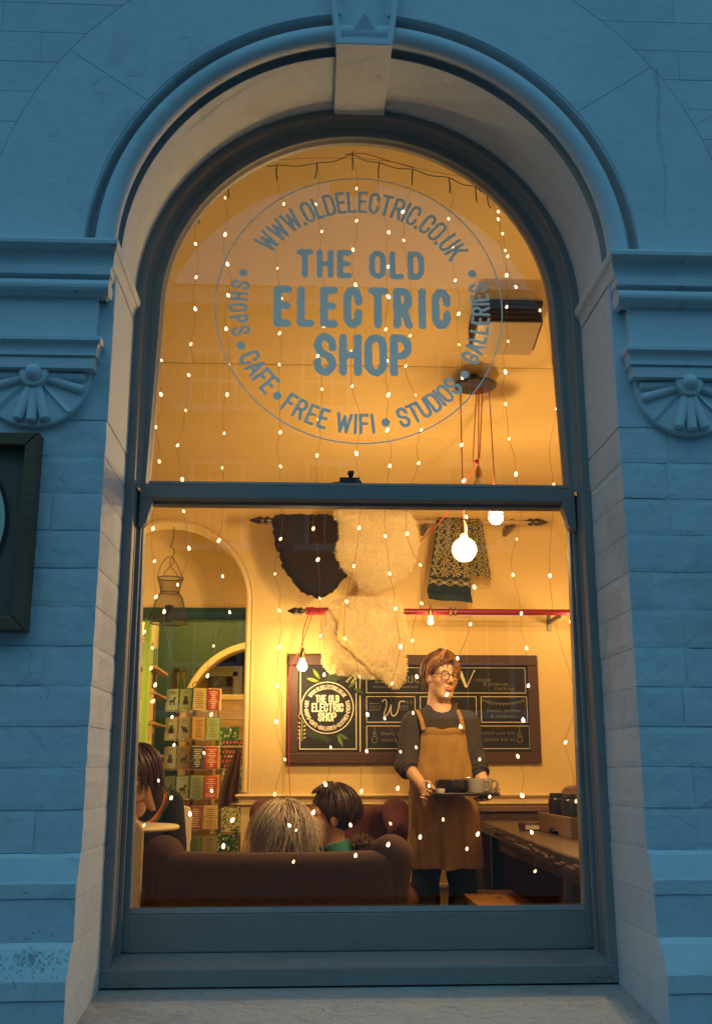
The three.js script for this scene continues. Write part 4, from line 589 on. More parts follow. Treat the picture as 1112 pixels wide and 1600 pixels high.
// ---------------------------------------------------------------- chalkboard
function strokeText(c, str, x0, x1, y, h, lw) {         // straight line, canvas y down, baseline at y
  const k = str.replace(/ /g, '').length; let tot = 0; for (const ch of str) tot += ch === ' ' ? 0.9 : (GL[ch][0] + 0.62); const u = (x1 - x0) / tot; let x = x0 + 0.31 * u; c.lineWidth = lw; c.lineCap = c.lineJoin = 'round';
  for (const ch of str) { if (ch === ' ') { x += 0.9 * u; continue; } for (const l of GL[ch][1]) { c.beginPath(); l.forEach(([a, b], i) => c[i ? 'lineTo' : 'moveTo'](x + a * GL[ch][0] * u, y - b * h)); c.stroke(); } x += (GL[ch][0] + 0.62) * u; }
}
function ringText(c, str, cx, cy, r, h, a0, a1, top, lw, w) {
  const D = Math.PI / 180; let tot = 0; for (const ch of str) tot += ch === ' ' ? 0.9 : ch === '*' ? 1.6 : (GL[ch][0] + 0.62); let t = 0; c.lineWidth = lw; c.lineCap = c.lineJoin = 'round';
  for (const ch of str) { const g = ch === ' ' ? 0.9 : ch === '*' ? 1.6 : GL[ch][0] + 0.62, a = (a0 + (a1 - a0) * (t + g / 2) / tot) * D; t += g; if (ch === ' ') continue; c.save(); c.translate(cx + r * Math.cos(a), cy - r * Math.sin(a)); c.rotate(top ? Math.PI / 2 - a : -Math.PI / 2 - a);
    const u = Math.abs(a1 - a0) * D * r / tot * (w || 1); if (ch === '*') { c.beginPath(); c.arc(0, 0, h * 0.2, 0, 7); c.fill(); } else for (const l of GL[ch][1]) { c.beginPath(); l.forEach(([p, q], i) => c[i ? 'lineTo' : 'moveTo']((p - 0.5) * GL[ch][0] * u, (0.5 - q) * h)); c.stroke(); } c.restore(); }
}
function logo(c, cx, cy, R, right) {
  strokeText(c, 'THE OLD', cx - R * 0.46, cx + R * 0.46, cy - R * 0.22, R * 0.25, R * 0.054); strokeText(c, 'ELECTRIC', cx - R * 0.61, cx + R * 0.63, cy + R * 0.14, R * 0.29, R * 0.060); strokeText(c, 'SHOP', cx - R * 0.36, cx + R * 0.36, cy + R * 0.51, R * 0.30, R * 0.062);
  ringText(c, 'WWW.OLDELECTRIC.CO.UK', cx, cy, R * 0.81, R * 0.15, 148, 32, true, R * 0.025); ringText(c, right, cx, cy, R * 0.81, R * 0.14, 160, 380, false, R * 0.025);
  c.lineWidth = R * 0.035; c.beginPath(); c.arc(cx, cy, R, 0, 7); c.stroke();
}
{
  const o = thing('chalkboard', 'long dark chalkboard in a brown wooden frame on the back wall', 'chalkboard', [0, 0, -3.998]);
  const x0 = -0.278, x1 = 1.328, y0 = 1.530, y1 = 2.210, b = 0.068;
  part('rail', b6(x0, x1, y1 - b, y1, 0, 0.034, 0.006), M.brown, o); part('rail', b6(x0, x1, y0, y0 + b, 0, 0.034, 0.006), M.brown, o);
  part('stile', b6(x0, x0 + b, y0 + b, y1 - b, 0, 0.032, 0.006), M.brown, o); part('stile', b6(x1 - b, x1, y0 + b, y1 - b, 0, 0.032, 0.006), M.brown, o);
  const ct = canvasTex(1448, 536, (c, w, h) => {
    c.fillStyle = '#17181b'; c.fillRect(0, 0, w, h);
    for (let i = 0; i < 900; i++) { c.fillStyle = `rgba(150,150,150,${rr(0.006, 0.03)})`; c.beginPath(); c.ellipse(rr(0, w), rr(0, h), rr(5, 60), rr(2, 14), rr(-0.6, 0.6), 0, 7); c.fill(); }
    c.save(); c.scale(w / 356, h / 136); c.translate(-467, -1042);
    const ink = '#d9cfae', dim = '#8d886f'; c.strokeStyle = ink; c.fillStyle = ink; c.lineCap = 'round';
    const L = (...p) => { c.beginPath(); for (let i = 0; i < p.length; i += 2) c[i ? 'lineTo' : 'moveTo'](p[i], p[i + 1]); c.stroke(); }, Rc = (a, b2, d, e, f = 1) => { c.lineWidth = f; c.strokeRect(a, b2, d - a, e - b2); };
    c.lineWidth = 1.5; L(478, 1045, 470, 1045, 470, 1118); L(470, 1142, 470, 1172.5, 556, 1172.5, 556, 1086); L(556, 1078, 556, 1050); c.lineWidth = 1.8; L(562, 1044, 562, 1078); L(562, 1090, 562, 1176);
    const leaf = (x, y, a, len, wd, col) => { c.save(); c.translate(x, y); c.rotate(a); c.fillStyle = col; c.beginPath(); c.moveTo(0, 0); c.quadraticCurveTo(len * 0.5, -wd, len, 0); c.quadraticCurveTo(len * 0.5, wd, 0, 0); c.fill(); c.strokeStyle = '#26351a'; c.lineWidth = 0.4; L(0, 0, len * 0.9, 0); c.restore(); };
    const fern = (x, y, a, n, len, col) => { c.save(); c.translate(x, y); c.rotate(a); c.strokeStyle = col; c.lineWidth = 0.7; L(0, 0, n * 3.4, 0); c.restore(); for (let i = 0; i < n; i++) for (const s of [-1, 1]) leaf(x + Math.cos(a) * i * 3.4, y + Math.sin(a) * i * 3.4, a + s * 0.9, len * (1 - i / n * 0.6), 1.3, col); };
    leaf(500, 1064, -2.15, 20, 5.5, '#7d9a2c'); leaf(499, 1068, -2.85, 21, 5.5, '#86a034'); leaf(543, 1078, -0.75, 20, 5, '#55772a'); leaf(552, 1078, 0.45, 18, 4.5, '#48682a'); fern(508, 1064, -0.2, 9, 11, '#4d6a2c'); fern(514, 1067, -0.55, 9, 10, '#3f5a28'); leaf(528, 1149, 0.5, 18, 5, '#55772a'); leaf(527, 1150, 1.15, 21, 5, '#6b8a30'); fern(489, 1145, 0.55, 9, 10, '#4d6a2c'); fern(478, 1142, 0.75, 6, 8, '#3f5a28');
    c.strokeStyle = c.fillStyle = '#b9b070'; c.lineWidth = 0.8; for (const [sx, sy] of [[473, 1132], [546, 1057]]) for (let i = 0; i < 5; i++) { c.beginPath(); c.ellipse(sx - 4 + (sx > 500 ? i * 2.4 : 0), sy + (sx > 500 ? 10 - i * 3 : i * 6), 2.4, 1.2, 0.5, 0, 7); c.fill(); c.beginPath(); c.ellipse(sx + 4 + (sx > 500 ? i * 2 : 0), sy + (sx > 500 ? 11 - i * 3 : i * 6 - 1), 2.4, 1.2, -0.5, 0, 7); c.fill(); } c.lineWidth = 1; L(473, 1128, 473, 1160); c.beginPath(); c.arc(472, 1122, 4, 1.5, 5); c.stroke();
    c.fillStyle = '#17181b'; c.beginPath(); c.arc(511.6, 1108.4, 42, 0, 7); c.fill(); c.fillStyle = c.strokeStyle = '#efe6c8'; logo(c, 511.6, 1108.4, 40, 'WIFI*SHOPS*CAFE*GALLERIES*CLOTHES*EVENTS');
    c.strokeStyle = c.fillStyle = ink; Rc(572, 1045, 820, 1085, 1.1); c.lineWidth = 1.1; L(702, 1045, 702, 1085); Rc(572, 1091, 647, 1131, 1.1); Rc(655, 1091, 742, 1131, 1.1); Rc(749.5, 1091, 821, 1131, 1.1); Rc(572, 1137, 823, 1172, 1.1);
    c.fillStyle = dim; c.textAlign = 'left'; c.font = '15px serif'; c.fillText('ELECTRIC CAFE', 584, 1069); c.font = '5.2px sans-serif'; c.fillText('delicious, local, seasonal food', 582, 1077);
    c.fillStyle = ink; c.beginPath(); c.moveTo(715, 1050); c.lineTo(721, 1050); c.lineTo(729, 1076); c.lineTo(725, 1076); c.closePath(); c.fill(); c.strokeStyle = ink; c.lineWidth = 1.4; L(728, 1076, 740, 1050); c.beginPath(); c.arc(740.5, 1050, 1.4, 0, 7); c.fill();
    c.fillStyle = dim; c.font = '7px sans-serif'; const sp = (t, x, y, g) => { for (const ch of t) { c.fillText(ch, x, y); x += c.measureText(ch).width + g; } };
    sp('intage', 741, 1066, 1.0); sp('& artesian', 754, 1073, 0.8); sp('clothing', 770, 1080, 1.0);
    c.font = '6px serif'; c.lineWidth = 0.8; c.strokeStyle = dim; sp('FREE', 577, 1109, 1); L(576, 1102, 592, 1102); L(576, 1112, 592, 1112); sp('IFI', 624, 1112, 2); L(622, 1106, 636, 1106);
    c.strokeStyle = ink; c.lineWidth = 1.5; c.beginPath(); c.moveTo(596, 1099); c.bezierCurveTo(602, 1090, 606, 1100, 600, 1114); c.bezierCurveTo(596, 1128, 606, 1122, 610, 1104); c.bezierCurveTo(606, 1128, 620, 1126, 622, 1104); c.bezierCurveTo(623, 1096, 628, 1098, 631, 1099); c.stroke();
    c.lineWidth = 0.6; c.strokeStyle = dim; for (const r of [2, 4]) { c.beginPath(); c.arc(638, 1100, r, -0.7, 0.7); c.stroke(); c.beginPath(); c.arc(638, 1100, r, 2.4, 3.8); c.stroke(); }
    c.font = '9px serif'; sp('COFFEE', 672, 1108, 1.6); c.beginPath(); c.moveTo(751, 1095); c.quadraticCurveTo(785, 1108, 819, 1095); c.stroke(); for (let i = 0; i < 13; i++) { const x = 753 + i * 5.2, y = 1095.5 + 6 * (1 - ((x - 785) / 34) ** 2); L(x - 1.6, y, x, y + 3.4, x + 1.6, y); }
    c.font = '6.5px sans-serif'; sp('Events, parties', 758, 1115, 0.7); sp('& cocktails', 764, 1124, 0.8);
    c.font = '6.4px sans-serif'; sp('Every piece of', 595, 1151, 1.1); sp('furniture you are', 735, 1150, 1.0); sp('sitting on is for', 595, 1161, 0.9); sp('sale, please ask us', 733, 1160, 0.8);
    for (const x of [584, 808]) { c.lineWidth = 0.8; L(x, 1138, x, 1146); c.beginPath(); c.ellipse(x, 1158, 3.6, 5, 0, 0, 7); c.stroke(); L(x - 2, 1153, x - 1.5, 1147, x + 1.5, 1147, x + 2, 1153); }
    c.restore();
  });
  part('panel', new THREE.PlaneGeometry(x1 - x0 - 2 * b, y1 - y0 - 2 * b).translate((x0 + x1) / 2, (y0 + y1) / 2, 0.012), mat(1, 1, 1, 0.75, { map: ct }), o);
}
// ---------------------------------------------------------------- hanging sign on the facade
{
  const o = thing('hanging_sign', 'weathered wooden framed sign with a white lettered disc on the left pilaster', 'sign', [-1.157, 2.102, 0.002]);
  const w = 0.291, h = 0.262, b = 0.036, old = mat(0.20, 0.105, 0.06, 0.6, { map: tWood, bumpMap: tWood, bumpScale: 0.001 });
  part('backboard', uvm(b6(-w + 0.01, w - 0.01, -h + 0.01, h - 0.01, 0, 0.018)), mat(0.16, 0.135, 0.11, 0.7, { map: wood(91, [0.5, 0.3], 0.3), bumpMap: tWood, bumpScale: 0.0008 }), o);
  const bar = (L, rz, x, y) => { const s = new THREE.Shape([[-L, 0], [L, 0], [L - b, b], [-L + b, b]].map((p) => new THREE.Vector2(...p))); return uvm(T(new THREE.ExtrudeGeometry(s, { depth: 0.045, bevelThickness: 0.004, bevelSize: 0.004, bevelOffset: -0.0045, bevelSegments: 2 }), x, y, 0.001, 0, 0, rz)); };
  part('frame_bar', bar(w, 0, 0, -h), old, o); part('frame_bar', bar(w, Math.PI, 0, h), old, o); part('frame_bar', bar(h, Math.PI / 2, w, 0), old, o); part('frame_bar', bar(h, -Math.PI / 2, -w, 0), old, o);
  part('rim', new THREE.RingGeometry(0.212, 0.222, 80).translate(0, 0.024, 0.0225), M.black, o);
  const ct = canvasTex(768, 768, (c, W) => { c.fillStyle = '#cfd0c4'; c.fillRect(0, 0, W, W); for (let i = 0; i < 500; i++) { c.fillStyle = `rgba(90,85,70,${rr(0.02, 0.12)})`; c.beginPath(); c.arc(rr(0, W), rr(0, W), rr(0.5, 4), 0, 7); c.fill(); } c.fillStyle = c.strokeStyle = '#15171a'; logo(c, W / 2, W / 2, W * 0.46, 'SHOPS*CAFE*FREE WIFI*STUDIOS*GALLERIES'); });
  part('disc', new THREE.CircleGeometry(0.2125, 72).translate(0, 0.024, 0.0205), mat(1, 1, 1, 0.6, { map: ct }), o);
}
// ---------------------------------------------------------------- furniture in the room
const cordMat = (r, g, b) => mat(r, g, b, 0.95, { bumpMap: tCord, bumpScale: 0.0016, map: tCloth });
function sofa(name, label, x0, x1, yTop, z, m, dirZ, wing) {   // dirZ: +1 faces the window, -1 faces the room
  const o = thing(name, label, 'sofa', [(x0 + x1) / 2, FL, z]); const w = (x1 - x0) / 2, H = yTop - FL;
  const bk = (x, y, zz) => { const dx = Math.abs(x) - (w - 0.10), dy = Math.abs(y - H / 2 - 0.06) - (H / 2 - 0.06 - 0.055), dz = Math.abs(zz) - 0.02; return Math.hypot(Math.max(dx, 0), Math.max(dy, 0), Math.max(dz, 0)) + Math.min(Math.max(dx, dy, dz), 0) - 0.055; };
  part('backrest', uvm(sdfMesh((x, y, zz) => bk(x, y + 0.012 * Math.cos(x / w * 1.4) - 0.012, zz + 0.02 * Math.cos(x * 3) * dirZ), [-w, 0, -0.13], [w, H + 0.04, 0.13], 0.018)), m, o);
  for (const s of [-1, 1]) part('wing', uvm(sdfMesh((x, y, zz) => { const px = x - s * (w - 0.062), f = zz * dirZ; return smin(cap(px, y, f, [0, 0.12, 0.02], [0, H - 0.045 + wing, 0.015], 0.062, 0.072), smin(cap(px, y, f, [0, H - 0.05 + wing, 0.02], [0, H - 0.14 + wing, 0.22], 0.070, 0.06), cap(px, y, f, [0, H * 0.55, 0.22], [0, H * 0.52, 0.62], 0.065, 0.07), 0.08), 0.06); }, [s > 0 ? w - 0.16 : -w - 0.05, 0.02, dirZ > 0 ? -0.12 : -0.72], [s > 0 ? w + 0.05 : -w + 0.16, H + 0.12, dirZ > 0 ? 0.72 : 0.12], 0.016)), m, o);
  part('seat', uvm(b6(-w + 0.1, w - 0.1, 0.16, 0.40, Math.min(0, dirZ * 0.62), Math.max(0, dirZ * 0.62), 0.05)), m, o);
  for (const s of [-1, 1]) for (const q of [0.02, 0.58]) part('leg', cyl(0.022, 0.016, 0.16, 12, s * (w - 0.08), 0.08, q * dirZ), M.brown, o);
  return o;
}
sofa('sofa', 'brown corduroy sofa seen from behind, just inside the window', -0.762, 0.238, 1.188, -1.5, cordMat(0.098, 0.046, 0.030), -1, 0.026);
sofa('sofa', 'deep red-brown sofa against the back wall behind the seated woman', -0.46, 0.43, 1.285, -3.62, cordMat(0.15, 0.042, 0.028), 1, 0.01);
{ // round table and two chairs at the left
  const t = thing('round_table', 'small round pale café table beside the girl at the left', 'table', [-0.985, FL, -2.27]);
  part('tabletop', T(lathe([[0, 0.020], [0.246, 0.020], [0.255, 0.014], [0.255, 0.004], [0.246, -0.002], [0, -0.002]], 56), 0, 0.882), mat(0.66, 0.56, 0.36, 0.45), t); part('pedestal', [cyl(0.03, 0.03, 0.86, 16, 0, 0.45, 0), T(lathe([[0, 0.03], [0.08, 0.025], [0.2, 0.008], [0.2, 0], [0, 0]], 32))], M.black, t);
  const ch = (label, x, z, turn, m, frame, y) => { const o = thing('cafe_chair', label, 'chair', [x, FL, z]); o.rotation.y = turn;
    part('backrest', uvm(sdfMesh((a, b, c) => { const zz = c + a * a * 1.2 - (b - 0.7) * 0.12, dx = Math.abs(a) - 0.14, dy = Math.abs(b - y) - 0.17; return Math.max(Math.hypot(Math.max(dx, 0), Math.max(dy, 0)) + Math.min(Math.max(dx, dy), 0) - 0.06, Math.abs(zz) - 0.012); }, [-0.22, y - 0.25, -0.12], [0.22, y + 0.25, 0.08], 0.012)), m, o);
    part('seat', b6(-0.2, 0.2, 0.43, 0.47, -0.02, 0.38, 0.02), m, o); for (const s of [-1, 1]) { part('leg', tube([[s * 0.19, 0, 0.36], [s * 0.18, 0.44, 0.34]], 0.013, 4, 8), frame, o); part('leg', tube([[s * 0.19, 0, -0.06], [s * 0.18, 0.44, 0.0], [s * 0.16, 0.60, 0.004]], 0.013, 10, 8), frame, o); } return o; };
  ch('beige round-backed chair in the window corner, left of the brown sofa', -0.950, -1.32, 0.15, mat(0.50, 0.38, 0.2, 0.6), M.iron, 0.745);
  ch('cream bent-frame chair behind the girl in the dark jumper', -0.905, -2.78, 0.5, mat(0.66, 0.58, 0.4, 0.6), mat(0.7, 0.62, 0.42, 0.5), 0.74);
}
{ // long live-edge table on the right
  const o = thing('long_table', 'long dark wooden table with a rough live edge along the right side', 'table', [0, FL, 0]);
  const s = new THREE.Shape(); const E = []; for (let i = 0; i <= 60; i++) { const z = lerp(-3.72, -0.72, i / 60); E.push([lerp(0.895, 0.775, i / 60) + 0.016 * (pn(z * 3 + 50, 1.5, 999, 3) - 0.5) + 0.010 * (pn(z * 14 + 50, 2.5, 999, 4) - 0.5), z]); }
  s.moveTo(1.50, -3.72); s.lineTo(1.50, -0.72); for (let i = 60; i >= 0; i--) s.lineTo(...E[i]); s.closePath();
  const g = new THREE.ExtrudeGeometry(s, { depth: 0.05, bevelThickness: 0.008, bevelSize: 0.010, bevelSegments: 3, steps: 1 }); g.rotateX(Math.PI / 2).scale(1, 1, 1); // shape y -> z
  const p = g.attributes.position; g.translate(0, 0.842, 0); g.computeVertexNormals();
  part('tabletop', uvm(g), M.tableTop, o);
  const bk = []; E.forEach(([x, z], i) => { if (i % 2 === 0) bk.push(T(new THREE.SphereGeometry(1, 8, 6), x - 0.008, 0.815 + rr(-0.012, 0.012), z + rr(-0.02, 0.02), 0, 0, 0, [0.006, rr(0.006, 0.012), rr(0.05, 0.11)])); });
  part('bark_edge', bk, mat(0.085, 0.048, 0.024, 0.8), o);
  for (const z of [-3.55, -1.1]) for (const x of [0.95, 1.42]) part('leg', b6(x - 0.035, x + 0.035, 0, 0.79, z - 0.035, z + 0.035, 0.005), M.black, o);
  part('apron_rail', [b6(0.955, 0.985, 0.69, 0.79, -3.55, -1.1), b6(1.40, 1.43, 0.69, 0.79, -3.55, -1.1)], M.brown, o);
}
{
  const o = thing('sideboard', 'plain brown wooden sideboard against the back wall, right of the barista', 'sideboard', [0, FL, 0]);
  part('top', uvm(b6(0.80, 1.52, 0.895, 0.925, -3.95, -3.80 + 0.02, 0.004)), M.oak, o); part('body', uvm(b6(0.84, 1.50, 0.1, 0.893, -3.93, -3.80)), M.brown, o); for (const x of [0.86, 1.48]) part('leg', b6(x - 0.02, x + 0.02, 0, 0.1, -3.92, -3.86), M.brown, o);
  const w = thing('bowl', 'small white pot on the sideboard, half hidden by the tray', 'pot', [0.865, FL + 0.926, -3.86]);
  part('body', lathe([[0, 0], [0.034, 0], [0.045, 0.02], [0.05, 0.07], [0.046, 0.07], [0.04, 0.02], [0, 0.01]], 28), M.ceram, w); part('rim', new THREE.TorusGeometry(0.048, 0.003, 8, 28).rotateX(Math.PI / 2).translate(0, 0.07, 0), M.ceram, w);
}
{
  const T0 = FL + 0.853;
  const o = thing('wooden_crate', 'small wooden crate of dark jars on the long table', 'crate', [1.13, T0, -2.30]);
  const side = () => { const s = new THREE.Shape(); s.moveTo(-0.33, 0); s.lineTo(-0.10, 0); s.quadraticCurveTo(-0.10, 0.025, 0, 0.025); s.quadraticCurveTo(0.10, 0.025, 0.10, 0); s.lineTo(0.33, 0); s.lineTo(0.33, 0.085); s.lineTo(-0.33, 0.085); s.closePath(); return uvm(new THREE.ExtrudeGeometry(s, { depth: 0.012, bevelThickness: 0.0015, bevelSize: 0.0015 }).rotateY(Math.PI / 2)); };
  part('side', side().translate(-0.13, 0, 0), M.oak, o); part('side', side().translate(0.13, 0, 0), M.oak, o); part('end', uvm(b6(-0.118, 0.13, 0, 0.085, 0.32, 0.333, 0.002)), M.oak, o); part('end', uvm(b6(-0.118, 0.13, 0, 0.085, -0.333, -0.32, 0.002)), M.oak, o); part('base', b6(-0.118, 0.13, 0.026, 0.034, -0.32, 0.32), M.oak, o);
  [[-0.06, -0.22], [0.05, -0.12], [-0.05, 0.0], [0.06, 0.1]].forEach(([x, z], i) => { const j = thing('dark_jar', ['dark jar at the far end of the crate', 'dark jar second from the far end of the crate', 'dark jar in the middle of the crate', 'dark jar nearest the window in the crate'][i], 'jar', [1.13 + x, T0 + 0.036, -2.30 + z], 'jars in the crate'); part('body', lathe([[0, 0], [0.038, 0], [0.040, 0.01], [0.040, 0.11], [0.03, 0.125], [0, 0.125]], 24), M.ceramBlack, j); part('lid', cyl(0.033, 0.033, 0.018, 24, 0, 0.134, 0), M.black, j); });
  const g = thing('glass_jar', 'faceted glass jar catching light beside the crate of jars', 'jar', [1.175, T0 + 0.036, -2.08]); part('body', flatShade(lathe([[0, 0], [0.03, 0], [0.042, 0.03], [0.046, 0.06], [0.040, 0.10], [0.030, 0.115]], 9)), M.clear, g); part('rim', new THREE.TorusGeometry(0.030, 0.0035, 8, 24).rotateX(Math.PI / 2).translate(0, 0.115, 0), M.clear, g); part('contents', Array.from({ length: 9 }, () => T(new THREE.SphereGeometry(1, 7, 5), rr(-0.02, 0.02), rr(0.02, 0.08), rr(-0.02, 0.02), rr(0, 3), rr(0, 3), 0, [0.013, 0.006, 0.010])), M.brass, g);
  const b = thing('book', 'small thick book with pale pages lying on the long table', 'book', [0.985, T0, -2.66]); b.rotation.y = 0.12; part('cover', [b6(-0.066, 0.066, 0, 0.003, -0.05, 0.05), b6(-0.066, 0.066, 0.030, 0.033, -0.05, 0.05), b6(-0.066, -0.062, 0.003, 0.03, -0.05, 0.05)], M.brown, b); part('pages', b6(-0.061, 0.063, 0.003, 0.030, -0.047, 0.047), mat(0.62, 0.52, 0.3, 0.9, { bumpMap: tWood, bumpScale: 0.002 }), b);
  const c = thing('wooden_chair', 'round-backed wooden chair at the far right of the long table', 'chair', [1.33, FL, -3.05]);
  part('backrest', uvm(sdfMesh((x, y, z) => { const dx = Math.abs(x) - 0.055, dy = Math.abs(y - 0.86) - 0.15; return Math.max(Math.hypot(Math.max(dx, 0), Math.max(dy, 0)) + Math.min(Math.max(dx, dy), 0) - 0.05, Math.abs(z + x * x * 1.5) - 0.012); }, [-0.13, 0.6, -0.06], [0.13, 1.1, 0.05], 0.01)), M.oak, c); part('seat', b6(-0.18, 0.18, 0.43, 0.46, 0.0, 0.36, 0.012), M.oak, c); for (const s of [-1, 1]) { part('leg', tube([[s * 0.17, 0, 0.0], [s * 0.1, 0.75, -0.02]], 0.014, 4, 8), M.oak, c); part('leg', tube([[s * 0.16, 0, 0.33], [s * 0.15, 0.44, 0.32]], 0.014, 4, 8), M.oak, c); }
  const st = thing('low_bench', 'low wooden bench with a slot in its orange-brown seat, left of the long table', 'bench', [0.80, FL, -2.72]);
  const sh = new THREE.Shape(); sh.moveTo(-0.13, -0.42); sh.lineTo(0.14, -0.42); sh.lineTo(0.14, 0.42); sh.lineTo(-0.13, 0.42); sh.closePath(); const hl = new THREE.Path(); hl.moveTo(0.0, 0.05); hl.lineTo(0.035, 0.05); hl.lineTo(0.035, 0.15); hl.lineTo(0.0, 0.15); hl.closePath(); sh.holes.push(hl);
  part('seat', uvm(new THREE.ExtrudeGeometry(sh, { depth: 0.03, bevelThickness: 0.003, bevelSize: 0.003 }).rotateX(-Math.PI / 2).translate(0, 0.485, 0)), mat(0.36, 0.16, 0.06, 0.5, { map: tWood }), st); for (const z of [-0.36, 0.36]) part('leg', b6(-0.11, 0.12, 0, 0.484, z - 0.015, z + 0.015), M.brown, st);
  const u = thing('spindle_chair', 'dark spindle chair pushed under the long table', 'chair', [1.16, FL, -2.5]);
  part('seat', b6(-0.19, 0.19, 0.42, 0.455, -0.19, 0.19, 0.012), M.brown, u); for (const s of [-1, 1]) for (const q of [-1, 1]) part('leg', tube([[s * 0.19, 0, q * 0.19], [s * 0.14, 0.43, q * 0.14]], 0.014, 4, 8), M.brown, u); for (const q of [-1, 1]) part('stretcher', tube([[-0.17, 0.17, q * 0.17], [0.17, 0.17, q * 0.17]], 0.009, 4, 6), M.brown, u); part('backrest', [tube([[0.16, 0.45, -0.17], [0.19, 0.74, -0.17]], 0.011, 4, 8), tube([[0.16, 0.45, 0.17], [0.19, 0.74, 0.17]], 0.011, 4, 8), b6(0.175, 0.195, 0.70, 0.76, -0.19, 0.19, 0.008)], M.brown, u);
}
// ---------------------------------------------------------------- wire fish trap hung in the doorway
{
  const o = thing('fish_trap', 'dark wire mesh basket trap hanging in the arched doorway', 'fish trap', [-1.062, 2.42, -4.09]);
  const prof = [[0.118, 0.0], [0.120, 0.02], [0.108, 0.05], [0.098, 0.12], [0.085, 0.175], [0.060, 0.205], [0.068, 0.25], [0.084, 0.30]], R = (t) => { const q = t * (prof.length - 1), i = Math.min(Math.floor(q), prof.length - 2), f = q - i; return [lerp(prof[i][0], prof[i + 1][0], f), lerp(prof[i][1], prof[i + 1][1], f)]; };
  const ws = []; for (const s of [-1, 1]) for (let k = 0; k < 30; k++) { const pts = []; for (let i = 0; i <= 24; i++) { const [r, y] = R(i / 24), a = k / 30 * Math.PI * 2 + s * i / 24 * 2.6; pts.push([r * Math.cos(a), y, r * Math.sin(a)]); } ws.push(tube(pts, 0.0011, 24, 3)); }
  for (let k = 0; k < 18; k++) { const a = k / 18 * Math.PI * 2; ws.push(tube([[0.117 * Math.cos(a), 0.003, 0.117 * Math.sin(a)], [0.04 * Math.cos(a + 0.5), 0.03, 0.04 * Math.sin(a + 0.5)]], 0.001, 3, 3)); }
  const im = part('mesh', ws, M.iron, o); const ring = (r, y, w = 0.003) => part('hoop', new THREE.TorusGeometry(r, w, 6, 40).rotateX(Math.PI / 2).translate(0, y, 0), M.iron, o);
  ring(0.119, 0.003, 0.004); ring(0.061, 0.206); ring(0.085, 0.301, 0.0035); ring(0.042, 0.03, 0.002);
  part('float', cyl(0.028, 0.028, 0.07, 16, 0.0, 0.085, 0), M.black, o);
  part('handle', [tube([[-0.085, 0.30, 0], [-0.06, 0.40, 0], [-0.015, 0.445, 0], [0.02, 0.43, 0], [0.0, 0.38, 0.02], [-0.03, 0.33, 0.06], [-0.035, 0.30, 0.075]], 0.0024, 40, 5), tube([[0.085, 0.29, 0], [0.05, 0.37, 0], [0.005, 0.44, 0], [-0.01, 0.40, -0.02], [0.04, 0.33, -0.05], [0.05, 0.30, -0.065]], 0.0024, 40, 5)], M.iron, o);
  part('hook', tube([[0, 0.44, 0], [0.018, 0.47, 0], [0.012, 0.50, 0], [-0.008, 0.515, 0], [0.005, 0.55, 0], [0.008, 0.66, 0]], 0.003, 40, 6), M.iron, o);
}
